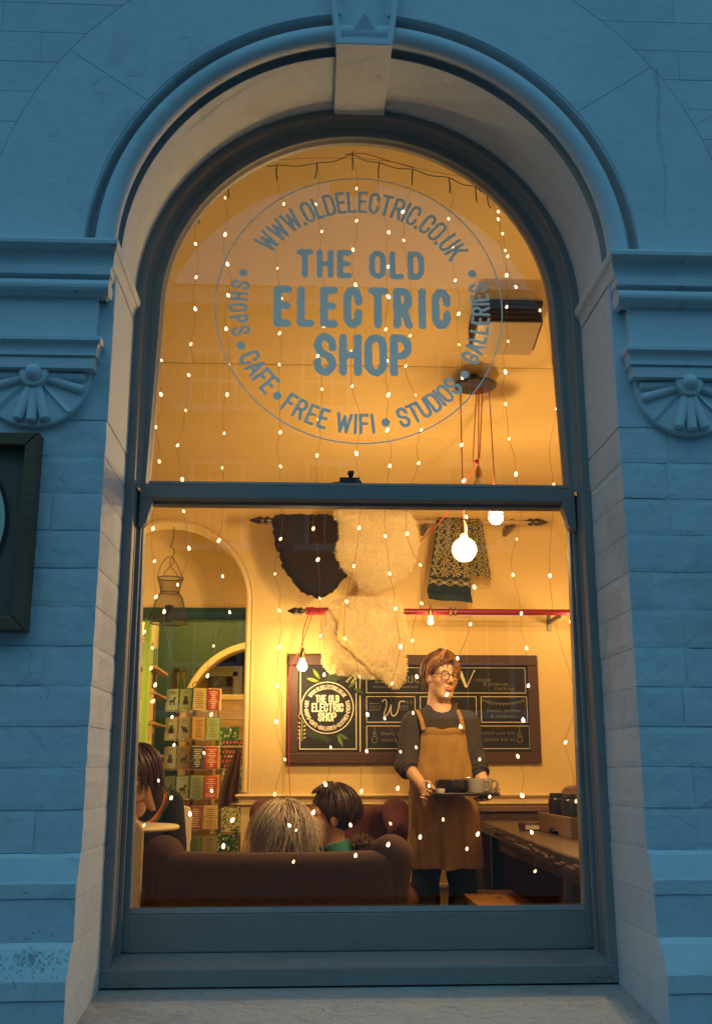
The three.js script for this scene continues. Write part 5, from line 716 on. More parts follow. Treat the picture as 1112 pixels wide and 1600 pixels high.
// ---------------------------------------------------------------- card rack in the back room
{
  const o = thing('card_rack', 'tall wire rack of greeting cards standing beyond the doorway', 'card rack', [-0.955, FL, -4.86]);
  part('pole', cyl(0.012, 0.012, 1.72, 12, 0, 0.86, 0), M.iron, o); part('base', T(lathe([[0, 0.02], [0.2, 0.015], [0.22, 0], [0, 0]], 32)), M.black, o); part('finial', T(new THREE.TorusGeometry(0.02, 0.003, 6, 16), 0, 1.735, 0), M.iron, o);
  const wire = mat(0.45, 0.42, 0.33, 0.35, { metalness: 0.7 });
  const shapes = ['horse', 'sloth', '', '', 'bear', 'bird', '', '', 'cat', 'rabbit', '', '', 'fox', 'dog', '', '', 'owl', '', '', '', 'hare', '', '', ''];
  const bg = ['#98a285', '#8f9872', '#b8a873', '#8e2a3a', '#96957a', '#918d6c', '#a8884a', '#7f9668', '#8f8f70', '#7d6644', '#23283a', '#9a3428', '#5a6650', '#98a084', '#70806a', '#a8402c', '#857e62', '#7d2f36', '#86504a', '#c0a868', '#6a4a30', '#6d2730', '#5e7048', '#8a8460'];
  const names = ['grey-green', 'olive', 'cream', 'red', 'grey', 'dark khaki', 'tan', 'pale green', 'drab', 'brown', 'navy', 'brick red', 'dark green', 'sage', 'grey-blue', 'orange-red', 'taupe', 'maroon', 'dusty pink', 'straw', 'russet', 'wine', 'leaf green', 'stone'];
  const rows = ['top', 'second', 'third', 'fourth', 'fifth', 'lowest'], cols = ['first', 'second', 'third', 'last'], back = ['#1f5a44', '#1f5a3a', '#c8b98a', '#d8c8a8', '#c06a30', '#b87838', '#a88a50', '#3c7a4a', '#7a8a60', '#a06030', '#c0b080', '#c0a070', '#2a6a50', '#3a7a50', '#a0a880', '#d0a060', '#4a4a3a', '#b08060', '#b89070', '#d0b868', '#604028', '#904048', '#709050', '#908860'];
  const bk = back.map((h) => new THREE.MeshPhysicalMaterial({ color: new THREE.Color(h), roughness: 0.7, side: THREE.DoubleSide }));
  for (let j = 0; j < 6; j++) {
    const y = 1.70 - j * 0.200;
    for (let i = 0; i < 4; i++) {
      const k = j * 4 + i, a = i < 2 ? -0.34 : 0.30, x = [-0.150, -0.052, 0.045, 0.140][i], z = [0.08, 0.115, 0.12, 0.092][i];
      const ct = canvasTex(128, 192, (c, w, h) => {
        c.fillStyle = bg[k]; c.fillRect(0, 0, w, h); c.fillStyle = c.strokeStyle = '#2a2420'; c.lineCap = 'round'; const n = shapes[k];
        if (n) { c.save(); c.translate(64, 105); const E = (x2, y2, a2, b2, r = 0) => { c.beginPath(); c.ellipse(x2, y2, a2, b2, r, 0, 7); c.fill(); }, Ln = (w2, ...p) => { c.lineWidth = w2; c.beginPath(); for (let q = 0; q < p.length; q += 2) c[q ? 'lineTo' : 'moveTo'](p[q], p[q + 1]); c.stroke(); };
          if (n === 'bird' || n === 'owl') { E(0, 0, 30, 22, 0.5); E(26, 20, 13, 11); E(-22, -18, 22, 8, 0.7); Ln(5, -8, 22, -8, 36); Ln(5, 6, 24, 6, 36); } else if (n === 'sloth' || n === 'cat' || n === 'bear') { E(0, 12, 28, 26); E(0, -20, 19, 17); E(-13, -34, 6, 8); E(13, -34, 6, 8); Ln(8, -20, 8, -30, 36); Ln(8, 20, 8, 30, 36); } else { E(0, 4, 30, 14); E(24, -16, 10, 13, 0.6); E(32, -24, 12, 7, 0.3); Ln(7, -22, 10, -24, 40); Ln(7, -12, 12, -10, 40); Ln(7, 16, 12, 16, 40); Ln(7, 24, 8, 28, 38); Ln(6, -28, 0, -38, 16); Ln(5, 20, -26, 18, -38); }
          c.restore(); c.fillStyle = 'rgba(40,30,20,.6)'; c.fillRect(34, 22, 60, 3); c.fillRect(44, 31, 40, 3); } else { const light = k === 2 || k === 6 || k === 7 || k === 14 || k === 19 || k > 21; c.fillStyle = light ? 'rgba(60,50,30,.75)' : 'rgba(240,225,190,.9)'; for (let q = 0; q < 9; q++) { const L = 34 + hsh(q, k, 3) * 56; c.fillRect(64 - L / 2, 22 + q * 18, L, 6); } }
      });
      const cd = thing('greeting_card', `${names[k]} greeting card${shapes[k] ? ` with dark ${shapes[k]} silhouette` : ' of printed lettering'}, ${cols[i]} in the rack's ${rows[j]} row`, 'greeting card', [-0.955 + x, FL + y - 0.075, -4.86 + z], 'greeting cards in the wire rack'); cd.rotation.set(-0.12, a, 0);
      const fm = mat(1, 1, 1, 0.65, { map: ct }), cg = new THREE.BoxGeometry(0.092, 0.150, 0.0014); part('front', cg, fm, cd); part('envelope', new THREE.BoxGeometry(0.096, 0.154, 0.0018).translate(0.009, 0.004, -0.006), bk[k], cd);
      part('pocket', [tube([[x - 0.046, y - 0.155, z + 0.008], [x, y - 0.158, z + 0.016 + 0.004], [x + 0.046, y - 0.155, z + 0.008]], 0.0016, 8, 4), tube([[x - 0.046, y - 0.155, z + 0.01], [x - 0.040, y - 0.10, z + 0.016], [x - 0.02, y - 0.075, z + 0.016]], 0.0014, 8, 4), tube([[x + 0.046, y - 0.155, z + 0.01], [x + 0.040, y - 0.10, z + 0.016], [x + 0.052, y - 0.06, z + 0.014]], 0.0014, 8, 4), tube([[x, y - 0.155, z], [0, y - 0.16, 0]], 0.0014, 3, 4)], wire, o);
    }
    part('tier', new THREE.TorusGeometry(0.13, 0.0022, 5, 32).rotateX(Math.PI / 2).translate(0, y - 0.158, 0), wire, o);
  }
}
{ // sheets of wrapping paper, coat, shelves and the things beyond the green arch
  const pat = (bgc, fn) => canvasTex(256, 256, (c) => { c.fillStyle = bgc; c.fillRect(0, 0, 256, 256); fn(c); });
  const berries = pat('#17211a', (c) => { for (let j = 0; j < 6; j++) for (let i = 0; i < 6; i++) { const x = 22 + i * 42 + (j % 2) * 20, y = 24 + j * 42; c.fillStyle = '#c8452c'; c.beginPath(); c.arc(x, y, 14, 0, 7); c.fill(); c.fillStyle = '#5a8a3a'; c.beginPath(); c.ellipse(x + 6, y - 16, 9, 4, 0.5, 0, 7); c.fill(); } });
  const leaves = pat('#c9c9a0', (c) => { for (let i = 0; i < 130; i++) { c.fillStyle = ['#3a6a44', '#55794a', '#1f3f33', '#a8503c', '#3c4a66'][Math.floor(rnd() * 4.3)]; c.save(); c.translate(rr(0, 256), rr(0, 256)); c.rotate(rr(0, 6)); c.beginPath(); c.ellipse(0, 0, rr(8, 20), rr(3, 7), 0, 0, 7); c.fill(); c.restore(); } });
  const dark = pat('#16282a', (c) => { for (let i = 0; i < 120; i++) { c.strokeStyle = ['#c9c090', '#5f8a50', '#d0d0b0'][Math.floor(rnd() * 3)]; c.lineWidth = 4; c.save(); c.translate(rr(0, 256), rr(0, 256)); c.rotate(rr(0, 6)); c.beginPath(); c.arc(0, 0, rr(6, 15), 0, 2.2); c.stroke(); c.restore(); } });
  const green = pat('#2d5a3a', (c) => { for (let i = 0; i < 70; i++) { c.fillStyle = ['#8aa860', '#1c3a28', '#d6d6b8'][Math.floor(rnd() * 3)]; c.beginPath(); c.arc(rr(0, 256), rr(0, 256), rr(5, 15), 0, 7); c.fill(); } });
  const stand = thing('paper_stand', 'slatted wooden stand of wrapping paper behind the card rack', 'stand', [-0.66, FL, -5.02]);
  for (const x of [-0.16, 0.16]) part('post', b6(x - 0.012, x + 0.012, 0, 1.62, -0.03, -0.008), M.pine, stand); for (let j = 0; j < 6; j++) part('shelf', b6(-0.17, 0.17, 0.50 + j * 0.2, 0.512 + j * 0.2, -0.03, 0.035), M.pine, stand);
  [['strawberry patterned dark paper, highest on the paper stand', berries, 0.02, 1.15], ['green spotted paper behind the strawberry paper', green, -0.01, 1.24], ['pale leaf patterned paper on the middle of the stand', leaves, 0.03, 0.93], ['dark sprig patterned paper beside the leaf paper', dark, 0.11, 1.0], ['pale leaf patterned paper low on the stand', leaves, 0.03, 0.72], ['green spotted paper at the bottom of the stand', green, 0.0, 0.53]].forEach(([label, t, x, y], i) => { const w = thing('wrapping_paper', label, 'wrapping paper', [-0.66 + x - 0.05, FL + y, -5.02 + 0.02 + 0.012 * (i % 2) + (i === 1 ? -0.02 : 0)], 'wrapping papers on the stand'); const rows = []; for (let j = 0; j <= 6; j++) rows.push(Array.from({ length: 9 }, (_, q) => [-0.075 + q * 0.01875, j * 0.034, 0.006 * Math.sin(q * 0.8 + j * 0.3) + (6 - j) * 0.002])); const g = loft(rows), uv = g.attributes.uv; for (let j = 0; j <= 6; j++) for (let q = 0; q < 9; q++) uv.setXY(j * 9 + q, q / 8, j / 6); part('sheet', g, mat(1, 1, 1, 0.7, { map: t }), w); part('fold', b6(-0.075, 0.075, -0.006, 0.002, -0.002, 0.018, 0.002), mat(0.5, 0.45, 0.3, 0.8), w); });
  const coat = thing('coat', 'brown coat hanging at the doorway edge beside the dado', 'coat', [-0.57, 1.30, -4.36]);
  part('cloth', loft(Array.from({ length: 13 }, (_, j) => Array.from({ length: 22 }, (_, i) => { const u = i / 21, t = j / 12; return [lerp(-0.02, -0.13 * (1 - t ** 2.2) - 0.03, u) + 0.0, t * 0.34 - 0.06 * u * (1 - t), 0.02 * Math.sin(u * 16 + t * 3) * (1 - t * 0.5)]; }))), mat(0.16, 0.09, 0.045, 0.9), coat); part('hook', tube([[-0.03, 0.36, 0], [-0.03, 0.34, 0.02], [-0.03, 0.33, 0]], 0.004, 8, 6), M.iron, coat);
  struct('wall_shelf_side', uvm(b6(-1.62, -1.42, FL, CE, -6.18, -4.64)), mat(0.74, 0.64, 0.36, 0.8, { map: tPlasterMap }));
  const sh = thing('wall_shelf', 'pale wooden wall shelves of books and pictures at the left of the back room', 'shelf', [-1.42, 0, -5.05]);
  for (const y of [1.60, 1.82, 2.03, 2.21]) part('board', uvm(b6(0.0, 0.20, y - 0.016, y, -0.34, 0.36, 0.003)), M.pine, sh); for (const y of [1.62, 1.84]) part('upright', uvm(b6(0.0, 0.19, y - 0.02, y + 0.21, 0.31, 0.33, 0.002)), M.pine, sh);
  part('peg_rail', [uvm(b6(0.0, 0.02, 2.42, 2.47, -0.5, 0.4, 0.003)), ...[-0.3, -0.1, 0.1, 0.28].map((z) => cyl(0.009, 0.007, 0.07, 10).rotateZ(Math.PI / 2).translate(0.05, 2.445, z))], M.pine, sh);
  const bc = [['teal', 0.06, 0.2, 0.2], ['grey-blue', 0.2, 0.26, 0.27], ['dark red', 0.2, 0.03, 0.03], ['cream', 0.6, 0.52, 0.3], ['black', 0.02, 0.02, 0.02], ['ochre', 0.45, 0.28, 0.06], ['green', 0.08, 0.2, 0.08], ['pale blue', 0.3, 0.4, 0.42]], rown = ['lowest', 'second', 'third', 'top']; let q = 0;
  [1.60, 1.82, 2.03, 2.21].forEach((y, r) => { for (let i = 0; i < 2; i++) { const [n, R, G, B] = bc[q++ % 8], b = thing('book', `${n} book standing face out, ${i ? 'nearer' : 'farther'} one on the ${rown[r]} shelf`, 'book', [-1.42 + 0.13, y, -5.02 + 0.09 + i * 0.20], 'books on the wall shelves'); b.rotation.y = 0.9; part('cover', b6(-0.055, 0.055, 0, 0.135 + (q % 3) * 0.012, -0.008, 0.008, 0.002), mat(R, G, B, 0.6), b); part('pages', b6(-0.05, 0.0535, 0.002, 0.13, -0.006, 0.006).translate(0.0025, 0, 0), mat(0.6, 0.52, 0.34, 0.9), b); } });
  const cup = thing('cupboard', 'tall pale pine cupboard standing behind the card rack', 'cupboard', [-0.83, FL, -5.55]);
  part('carcass', uvm(b6(-0.22, 0.22, 0, 1.66, -0.2, 0.18, 0.004)), M.pine, cup); part('cornice', b6(-0.24, 0.24, 1.66, 1.70, -0.21, 0.21, 0.006), M.trim, cup); for (const s of [-1, 1]) { part('door', uvm(b6(s > 0 ? 0.004 : -0.205, s > 0 ? 0.205 : -0.004, 0.08, 1.62, 0.181, 0.2, 0.004)), M.pine, cup); part('knob', sph(0.014, s * 0.03, 0.9, 0.212, 10), M.brass, cup); }
  for (const [i, x, z, w, h, r, g, b] of [[0, -0.46, -4.95, 0.10, 1.45, 0.5, 0.4, 0.2], [1, -0.36, -4.98, 0.09, 1.3, 0.10, 0.12, 0.10]]) solo('plank', uvm(b6(-w / 2, w / 2, 0, h, -0.01, 0.01, 0.002)), mat(r, g, b, 0.7, { map: tWood }), i ? 'dark board leaning at the right of the paper stand' : 'pale board leaning at the right of the paper stand', 'plank', undefined, [x, FL, z]);
  const cab = thing('glazed_cabinet', 'cream glazed cabinet seen through the green arch', 'cabinet', [-0.98, FL, -6.95]);
  part('body', [b6(-0.24, -0.20, 0, 2.02, -0.2, 0.2), b6(0.20, 0.24, 0, 2.02, -0.2, 0.2), b6(-0.24, 0.24, 2.0, 2.05, -0.21, 0.21), b6(-0.24, 0.24, 1.25, 1.29, -0.2, 0.2), b6(-0.24, 0.24, 0, 0.1, -0.2, 0.2), b6(-0.22, 0.22, 0.0, 2.0, -0.2, -0.18)], mat(0.5, 0.5, 0.34, 0.6), cab); part('door', [b6(-0.2, -0.16, 1.3, 2.0, 0.19, 0.21), b6(0.16, 0.2, 1.3, 2.0, 0.19, 0.21), b6(-0.2, 0.2, 1.96, 2.0, 0.19, 0.21), b6(-0.2, 0.2, 1.3, 1.34, 0.19, 0.21)], mat(0.6, 0.58, 0.4, 0.5), cab); part('glass_pane', b6(-0.16, 0.16, 1.34, 1.96, 0.198, 0.201), M.glass, cab); part('drawer', b6(-0.2, 0.2, 0.12, 1.22, 0.18, 0.205, 0.004), mat(0.55, 0.5, 0.32, 0.6), cab);
  for (const [i, y, w] of [[0, 1.30, 0.25], [1, 1.33, 0.2]]) { const b = thing('picture_frame', i ? 'small pale picture standing in the glazed cabinet' : 'grey-green picture leaning in the glazed cabinet', 'picture', [-0.98 + (i ? 0.05 : -0.02), FL + y, -6.93 + i * 0.06]); part('frame', b6(-w / 2, w / 2, 0, i ? 0.55 : 0.36, 0, 0.012), mat(0.35, 0.36, 0.24, 0.7), b); part('print', b6(-w / 2 + 0.03, w / 2 - 0.03, 0.03, i ? 0.5 : 0.33, 0.012, 0.014), mat(i ? 0.6 : 0.3, i ? 0.5 : 0.33, 0.25, 0.8), b); }
  [['reddish plank', 0.30, 0.13, 0.05, -0.66, 0.11, 2.15], ['dark plank', 0.10, 0.06, 0.03, -0.545, 0.08, 2.2], ['pale plank', 0.45, 0.32, 0.16, -0.45, 0.09, 2.1]].forEach(([n, r, g, b, x, w, h]) => { const p = solo('plank', uvm(b6(-w / 2, w / 2, 0, h, -0.012, 0.012, 0.002)), mat(r, g, b, 0.7, { map: tWood }), `${n} leaning upright beyond the green arch`, 'plank', 'planks beyond the green arch', [x, FL, -6.85]); p.rotation.set(-0.04, 0, rr(-0.02, 0.02)); });
  [['dark frame', 0.05, -1.10, 0.04], ['brown frame', 0.2, -1.06, 0.1]].forEach(([n, v, x, t], i) => { const f = thing('stacked_frame', `${n} leaning against the inner left side of the green arch`, 'frame', [x + i * 0.03, FL, -6.5 - i * 0.05], 'frames leaning beyond the arch'); f.rotation.set(0, 1.1, 0.1); part('frame', [b6(-0.2, -0.17, 0, 2.0, 0, 0.02), b6(0.17, 0.2, 0, 2.0, 0, 0.02), b6(-0.2, 0.2, 1.97, 2.0, 0, 0.02), b6(-0.2, 0.2, 0, 0.03, 0, 0.02)], mat(v, v * 0.6, v * 0.35, 0.6), f); part('board', b6(-0.17, 0.17, 0.03, 1.97, 0.004, 0.01), mat(0.3, 0.24, 0.12, 0.8), f); });
}
// ---------------------------------------------------------------- people
const skinM = (r, g, b) => mat(r, g, b, 0.55, { vertexColors: true });
// head built in its own axes: +z faces forward, +y up, origin between the ears at eye height
function headField(o = {}) {
  const jaw = o.jaw ?? 1, nose = o.nose ?? 1;
  return (x, y, z) => {
    let d = ell(x, y, z, [0, 0.035, -0.014], [0.074, 0.090, 0.094]);
    d = smin(d, ell(x, y, z, [0, -0.040, 0.020], [0.057 * jaw, 0.080, 0.066]), 0.035);
    d = smin(d, cap(x, y, z, [-0.018, -0.100, 0.052], [0.018, -0.100, 0.052], 0.018, 0.018), 0.03);
    d = smin(d, cap(x, y, z, [-0.042, 0.026, 0.066], [0.042, 0.026, 0.066], 0.015, 0.015), 0.02);
    for (const s of [-1, 1]) { d = smin(d, ell(x, y, z, [s * 0.040, -0.022, 0.056], [0.022, 0.020, 0.022]), 0.025); d = -smin(-d, ell(x, y, z, [s * 0.031, 0.006, 0.096], [0.019, 0.011, 0.018]), 0.012); d = smin(d, ell(x, y, z, [s * 0.031, 0.004, 0.074], [0.013, 0.011, 0.012]), 0.006); d = smin(d, ell(x, y, z, [s * 0.077, -0.004, -0.012], [0.009, 0.031, 0.019]), 0.010); }
    d = smin(d, cap(x, y, z, [0, 0.016, 0.084], [0, -0.024, 0.104 * nose], 0.009, 0.0125), 0.014);
    for (const s of [-1, 1]) d = smin(d, ell(x, y, z, [s * 0.012, -0.030, 0.092], [0.009, 0.008, 0.010]), 0.008);
    d = smin(d, ell(x, y, z, [0, -0.058, 0.084], [0.024, 0.0065, 0.0095]), 0.008); d = smin(d, ell(x, y, z, [0, -0.070, 0.082], [0.020, 0.0075, 0.010]), 0.008);
    d = -smin(-d, cap(x, y, z, [-0.02, -0.0635, 0.098], [0.02, -0.0635, 0.098], 0.004, 0.004) + 0.0015, 0.004);
    return smin(d, cap(x, y, z, [0, -0.05, -0.022], [0, -0.21, -0.045], 0.052, 0.058), 0.03);
  };
}
function headGeo(m4, o) {
  const g = sdfMesh(headField(o), [-0.10, -0.19, -0.125], [0.10, 0.135, 0.13], 0.0042), p = g.attributes.position, col = new Float32Array(p.count * 3);
  for (let i = 0; i < p.count; i++) { const x = p.getX(i), y = p.getY(i), z = p.getZ(i), lip = z > 0.07 ? sm(1.25, 0.8, Math.hypot(x / 0.024, (y + 0.064) / 0.013)) : 0, br = z > 0.05 ? sm(1.3, 0.7, Math.hypot((Math.abs(x) - 0.032) / 0.019, (y - 0.030 + Math.abs(Math.abs(x) - 0.03) * 0.3) / 0.0045)) : 0, ch = z > 0.02 ? sm(1.2, 0.2, Math.hypot((Math.abs(x) - 0.045) / 0.025, (y + 0.025) / 0.025)) : 0; const q = [1, 1 - 0.38 * lip - 0.1 * ch, 1 - 0.40 * lip - 0.12 * ch]; for (let c = 0; c < 3; c++) col[i * 3 + c] = q[c] * (1 - 0.72 * br) * (c ? 1 : 1 - 0.12 * lip); }
  g.setAttribute('color', new THREE.BufferAttribute(col, 3)); g.applyMatrix4(m4); return g;
}
const white = (g) => { g.setAttribute('color', new THREE.BufferAttribute(new Float32Array(g.attributes.position.count * 3).fill(1), 3)); return g; };
function joinV(list) { return mergeGeometries(list.map((g) => { const q = g.index ? g.toNonIndexed() : g; return q; })); }
function taper(pts, rad, n = 5, flat = 1) {               // tapered tube through points
  const cv = new THREE.CatmullRomCurve3(pts.map((p) => V(...p))), seg = (pts.length - 1) * 2, fr = cv.computeFrenetFrames(seg, false), rows = [];
  for (let i = 0; i <= seg; i++) { const t = i / seg, P = cv.getPoint(t), r = rad(t), row = []; for (let k = 0; k <= n; k++) { const a = k / n * Math.PI * 2, q = fr.normals[i].clone().multiplyScalar(Math.cos(a) * r).addScaledVector(fr.binormals[i], Math.sin(a) * r * flat); row.push([P.x + q.x, P.y + q.y, P.z + q.z]); } rows.push(row); }
  return loft(rows);
}
// locks of hair lying over the skull: azimuth 0 = face, end(az) = how far down (polar angle)
function locks(n, end, o = {}) {
  const gs = [], c = o.c || [0, 0.030, -0.012], R = o.r || [0.080, 0.098, 0.100]; let ce = 0, cs = 0, cl = 0, cw = 0;
  for (let k = 0; k < n; k++) {
    if (k % 5 === 0) { ce = rr(0.80, 1.08); cs = rr(0.2, 1.7); cl = rr(0.98, o.vol || 1.10); cw = rr(-0.16, 0.16); }
    const az = (k / n * 2 - 1) * Math.PI + rr(-0.22, 0.22), e = end(az) * ce * rr(0.93, 1.05), lay = cl * rr(0.985, 1.02), sw = (o.sweep || 0) * cs, st = rr(0.03, 0.5), pts = [], part0 = o.part || 0, ph = rr(0, 6), wv = rr(0.01, 0.035);
    for (let i = 0; i <= 6; i++) { const t = i / 6, th = lerp(st, e, t), a = az + sw * t * t + cw * t * t + 0.09 * Math.sin(ph + t * 4), rad = lay * (1 + wv * Math.sin(ph * 2 + t * 5)) + (o.flick || 0) * t ** 3 * rr(0.4, 1.2); let y = Math.cos(Math.min(th, 1.75)) - Math.max(0, th - 1.75) * 0.9; const s = Math.sin(Math.min(th, 1.75)) * (th > 1.75 ? 1 - (th - 1.75) * (o.tuck ?? 0.25) : 1); pts.push([c[0] + R[0] * rad * s * Math.sin(a) + part0 * (1 - t), c[1] + R[1] * rad * y, c[2] + R[2] * rad * s * Math.cos(a)]); }
    const w = rr(0.45, 1.25) * (o.w || 0.008); gs.push(taper(pts, (t) => w * (0.45 + 0.55 * Math.sin(Math.PI * clamp(t * 0.8 + 0.15))) * (1 - t * t * 0.92), 4, 0.6));
  }
  return merge(gs);
}
const mx = (pos, yaw, pitch = 0, roll = 0, s = 1) => new THREE.Matrix4().compose(V(...pos), new THREE.Quaternion().setFromEuler(new THREE.Euler(pitch, yaw, roll, 'YXZ')), V(s, s, s));
// a hand in its own axes: palm along +y from the wrist, back of the hand +z, thumb at +x; curl per finger in radians
function handGeo(m4, curl, thumb, mir = 1) {
  const bones = []; const add = (a, b, ra, rb) => bones.push([a, b, ra, rb]);
  const base = [[0.030, 0.082], [0.010, 0.088], [-0.010, 0.085], [-0.029, 0.076]], len = [[0.040, 0.025, 0.019], [0.044, 0.029, 0.020], [0.041, 0.026, 0.020], [0.032, 0.020, 0.017]];
  base.forEach(([x, y], i) => { let p = [x, y, 0], a = 0.15; add([x * 0.7, 0.02, 0], p, 0.014, 0.0105); for (let k = 0; k < 3; k++) { a += curl[i] * [0.9, 1.0, 0.7][k]; const q = [p[0] + (x > 0 ? 0.003 : -0.002), p[1] + Math.cos(a) * len[i][k], p[2] - Math.sin(a) * len[i][k]]; add(p, q, 0.0092 - k * 0.0008, 0.0086 - k * 0.0010); p = q; } });
  let p = [0.030, 0.020, -0.004]; add([0.012, 0.006, 0], p, 0.016, 0.014); const td = thumb; for (let k = 0; k < 2; k++) { const q = [p[0] + td[0] * [0.036, 0.028][k], p[1] + td[1] * [0.036, 0.028][k], p[2] + td[2] * [0.036, 0.028][k]]; add(p, q, 0.0115 - k * 0.001, 0.0100 - k * 0.0012); p = q; }
  const f = (x, y, z) => { x *= mir; let pal = smin(ell(x, y, z, [0, 0.045, 0], [0.041, 0.052, 0.015]), cap(x, y, z, [0, -0.05, 0], [0, 0.01, 0], 0.026, 0.025), 0.02); for (const b of bones) pal = smin(pal, cap(x, y, z, ...b), 0.006); return pal; };
  return white(sdfMesh(f, [-0.075, -0.05, -0.11], [0.105, 0.20, 0.05], 0.0042).applyMatrix4(m4));
}
const mY = (from, to, side) => { const y = V(...to).sub(V(...from)).normalize(), x = V(...side).addScaledVector(y, -V(...side).dot(y)).normalize(), z = x.clone().cross(y); const m = new THREE.Matrix4().makeBasis(x, y, z); m.setPosition(...from); return m; };

{ // ---------------- the barista
  const P = thing('person', 'person in a mustard apron, dark jumper and round glasses carrying a tray of crockery', 'person', [0, 0, 0]);
  const H = [0.582, 1.985, -3.035], head = mx(H, 0.44, 0.0, -0.06, 1.0), X = 0.575, Z = -3.06;
  const sh = [[0.424, 1.735, Z - 0.01], [0.728, 1.735, Z - 0.01]], el = [[0.372, 1.520, -3.00], [0.762, 1.512, -3.02]], wr = [[0.450, 1.412, -2.868], [0.790, 1.372, -2.885]];
  const armsF = (x, y, z) => { let d = cap(x, y, z, [X, 1.80, Z - 0.005], [X + 0.003, 1.90, -3.075], 0.060, 0.055); d = smin(d, cap(x, y, z, [X, 1.74, Z], [X, 1.30, Z], 0.08, 0.09), 0.08); for (let i = 0; i < 2; i++) { d = smin(d, cap(x, y, z, [X, 1.74, Z], sh[i], 0.05, 0.05), 0.05); d = smin(d, cap(x, y, z, sh[i], el[i], 0.045, 0.040), 0.03); d = smin(d, cap(x, y, z, el[i], wr[i], 0.0425, 0.0275), 0.02); } return d; };
  const body = white(sdfMesh(armsF, [0.26, 1.2, -3.2], [0.88, 1.96, -2.80], 0.011));
  const hR = handGeo(mY(wr[0], [0.488, 1.372, -2.800], [0.15, 0.75, -0.2]), [0.55, 0.62, 0.66, 0.7], [0.25, 0.85, -0.45]);
  const hL = handGeo(mY(wr[1], [0.760, 1.345, -2.80], [0.9, 0.2, 0.2]), [0.12, 0.10, 0.12, 0.16], [0.8, 0.5, 0.1], 1);
  part('body', joinV([headGeo(head, { jaw: 1.10 }), body, hR, hL]), skinM(0.58, 0.35, 0.22), P);
  // eyes and glasses, in head axes
  const hg = (g) => g.applyMatrix4(head);
  for (const s of [-1, 1]) { part('eye', hg(sph(0.0105, s * 0.031, 0.006, 0.0765, 12)), mat(0.75, 0.7, 0.62, 0.2), P); part('iris', hg(sph(0.0058, s * 0.031 - 0.001, 0.0055, 0.0835, 10)), mat(0.05, 0.03, 0.02, 0.2), P); }
  const gm = mat(0.012, 0.010, 0.010, 0.3), gl = part('glasses', [...[-1, 1].map((s) => hg(T(new THREE.TorusGeometry(0.0245, 0.0026, 8, 36), s * 0.034, 0.002, 0.098, 0, s * 0.10, 0))), hg(tube([[-0.010, 0.006, 0.101], [0, 0.010, 0.104], [0.010, 0.006, 0.101]], 0.0022, 8, 6)), ...[-1, 1].map((s) => hg(tube([[s * 0.058, 0.008, 0.094], [s * 0.072, 0.010, 0.06], [s * 0.080, 0.010, 0.0], [s * 0.080, 0.0, -0.03]], 0.0022, 16, 6)))], gm, P);
  for (const s of [-1, 1]) part('lens', hg(T(new THREE.CircleGeometry(0.0235, 28), s * 0.034, 0.002, 0.098, 0, s * 0.10, 0)), M.clear, gl);
  // hair: a dark cap and swept locks, paler ones painting in its highlights
  const capF = (x, y, z) => Math.max(ell(x, y, z, [0, 0.040, -0.020], [0.083, 0.097, 0.098]), -(ell(x, y, z, [0, -0.045, 0.075], [0.090, 0.108, 0.082])), -y - 0.055 - 0.02 * sm(0, -0.08, z));
  const hairM = mat(0.18, 0.082, 0.028, 0.42, { sheen: 0.3, sheenColor: C(0.5, 0.3, 0.1) }), hairD = mat(0.040, 0.018, 0.008, 0.6);
  const hr = part('hair', hg(sdfMesh(capF, [-0.1, -0.09, -0.13], [0.1, 0.15, 0.1], 0.006)), hairD, P);
  part('lock', hg(locks(330, (a) => { const f = Math.abs(a); return f < 0.6 ? 1.02 + 0.40 * sm(0.35, -0.25, a) : f < 1.15 ? lerp(1.42, 1.85, sm(0.6, 1.15, f)) : f < 2 ? 2.1 : 2.55; }, { sweep: -0.42, vol: 1.15, w: 0.0062, flick: 0.04, r: [0.083, 0.098, 0.103], c: [0, 0.034, -0.014], part: 0.012, tuck: 0.3 })), hairM, hr);
  part('lock', hg(locks(150, (a) => { const f = Math.abs(a); return f < 0.6 ? 1.02 + 0.42 * sm(0.35, -0.25, a) : f < 1.2 ? 1.7 : 2.3; }, { sweep: -0.5, vol: 1.18, w: 0.0042, flick: 0.06, r: [0.084, 0.100, 0.104], c: [0, 0.034, -0.014], part: 0.012 })), mat(0.42, 0.21, 0.075, 0.38), hr);
  part('lock', hg(locks(170, (a) => Math.abs(a) < 0.6 ? 1.25 : 2.2, { vol: 1.24, w: 0.0011, flick: 0.22, sweep: -0.4, r: [0.084, 0.100, 0.104], c: [0, 0.034, -0.014] })), mat(0.30, 0.14, 0.05, 0.4), hr);
  part('lock', hg(locks(64, (a) => { const f = Math.abs(a); return f < 0.6 ? 1.06 + 0.42 * sm(0.35, -0.25, a) : f < 1.2 ? 1.75 : 2.4; }, { sweep: -0.55, vol: 1.22, w: 0.0115, flick: 0.10, r: [0.083, 0.101, 0.103], c: [0, 0.034, -0.014], part: 0.014 })), mat(0.33, 0.165, 0.058, 0.45), hr);
  part('lock', hg(locks(60, (a) => { const f = Math.abs(a); return f < 0.6 ? 1.0 + 0.44 * sm(0.35, -0.25, a) : f < 1.2 ? 1.6 : 2.2; }, { sweep: -0.35, vol: 1.24, w: 0.0085, flick: 0.08, r: [0.083, 0.101, 0.103], c: [0, 0.034, -0.014], part: 0.014 })), mat(0.06, 0.026, 0.010, 0.45), hr);
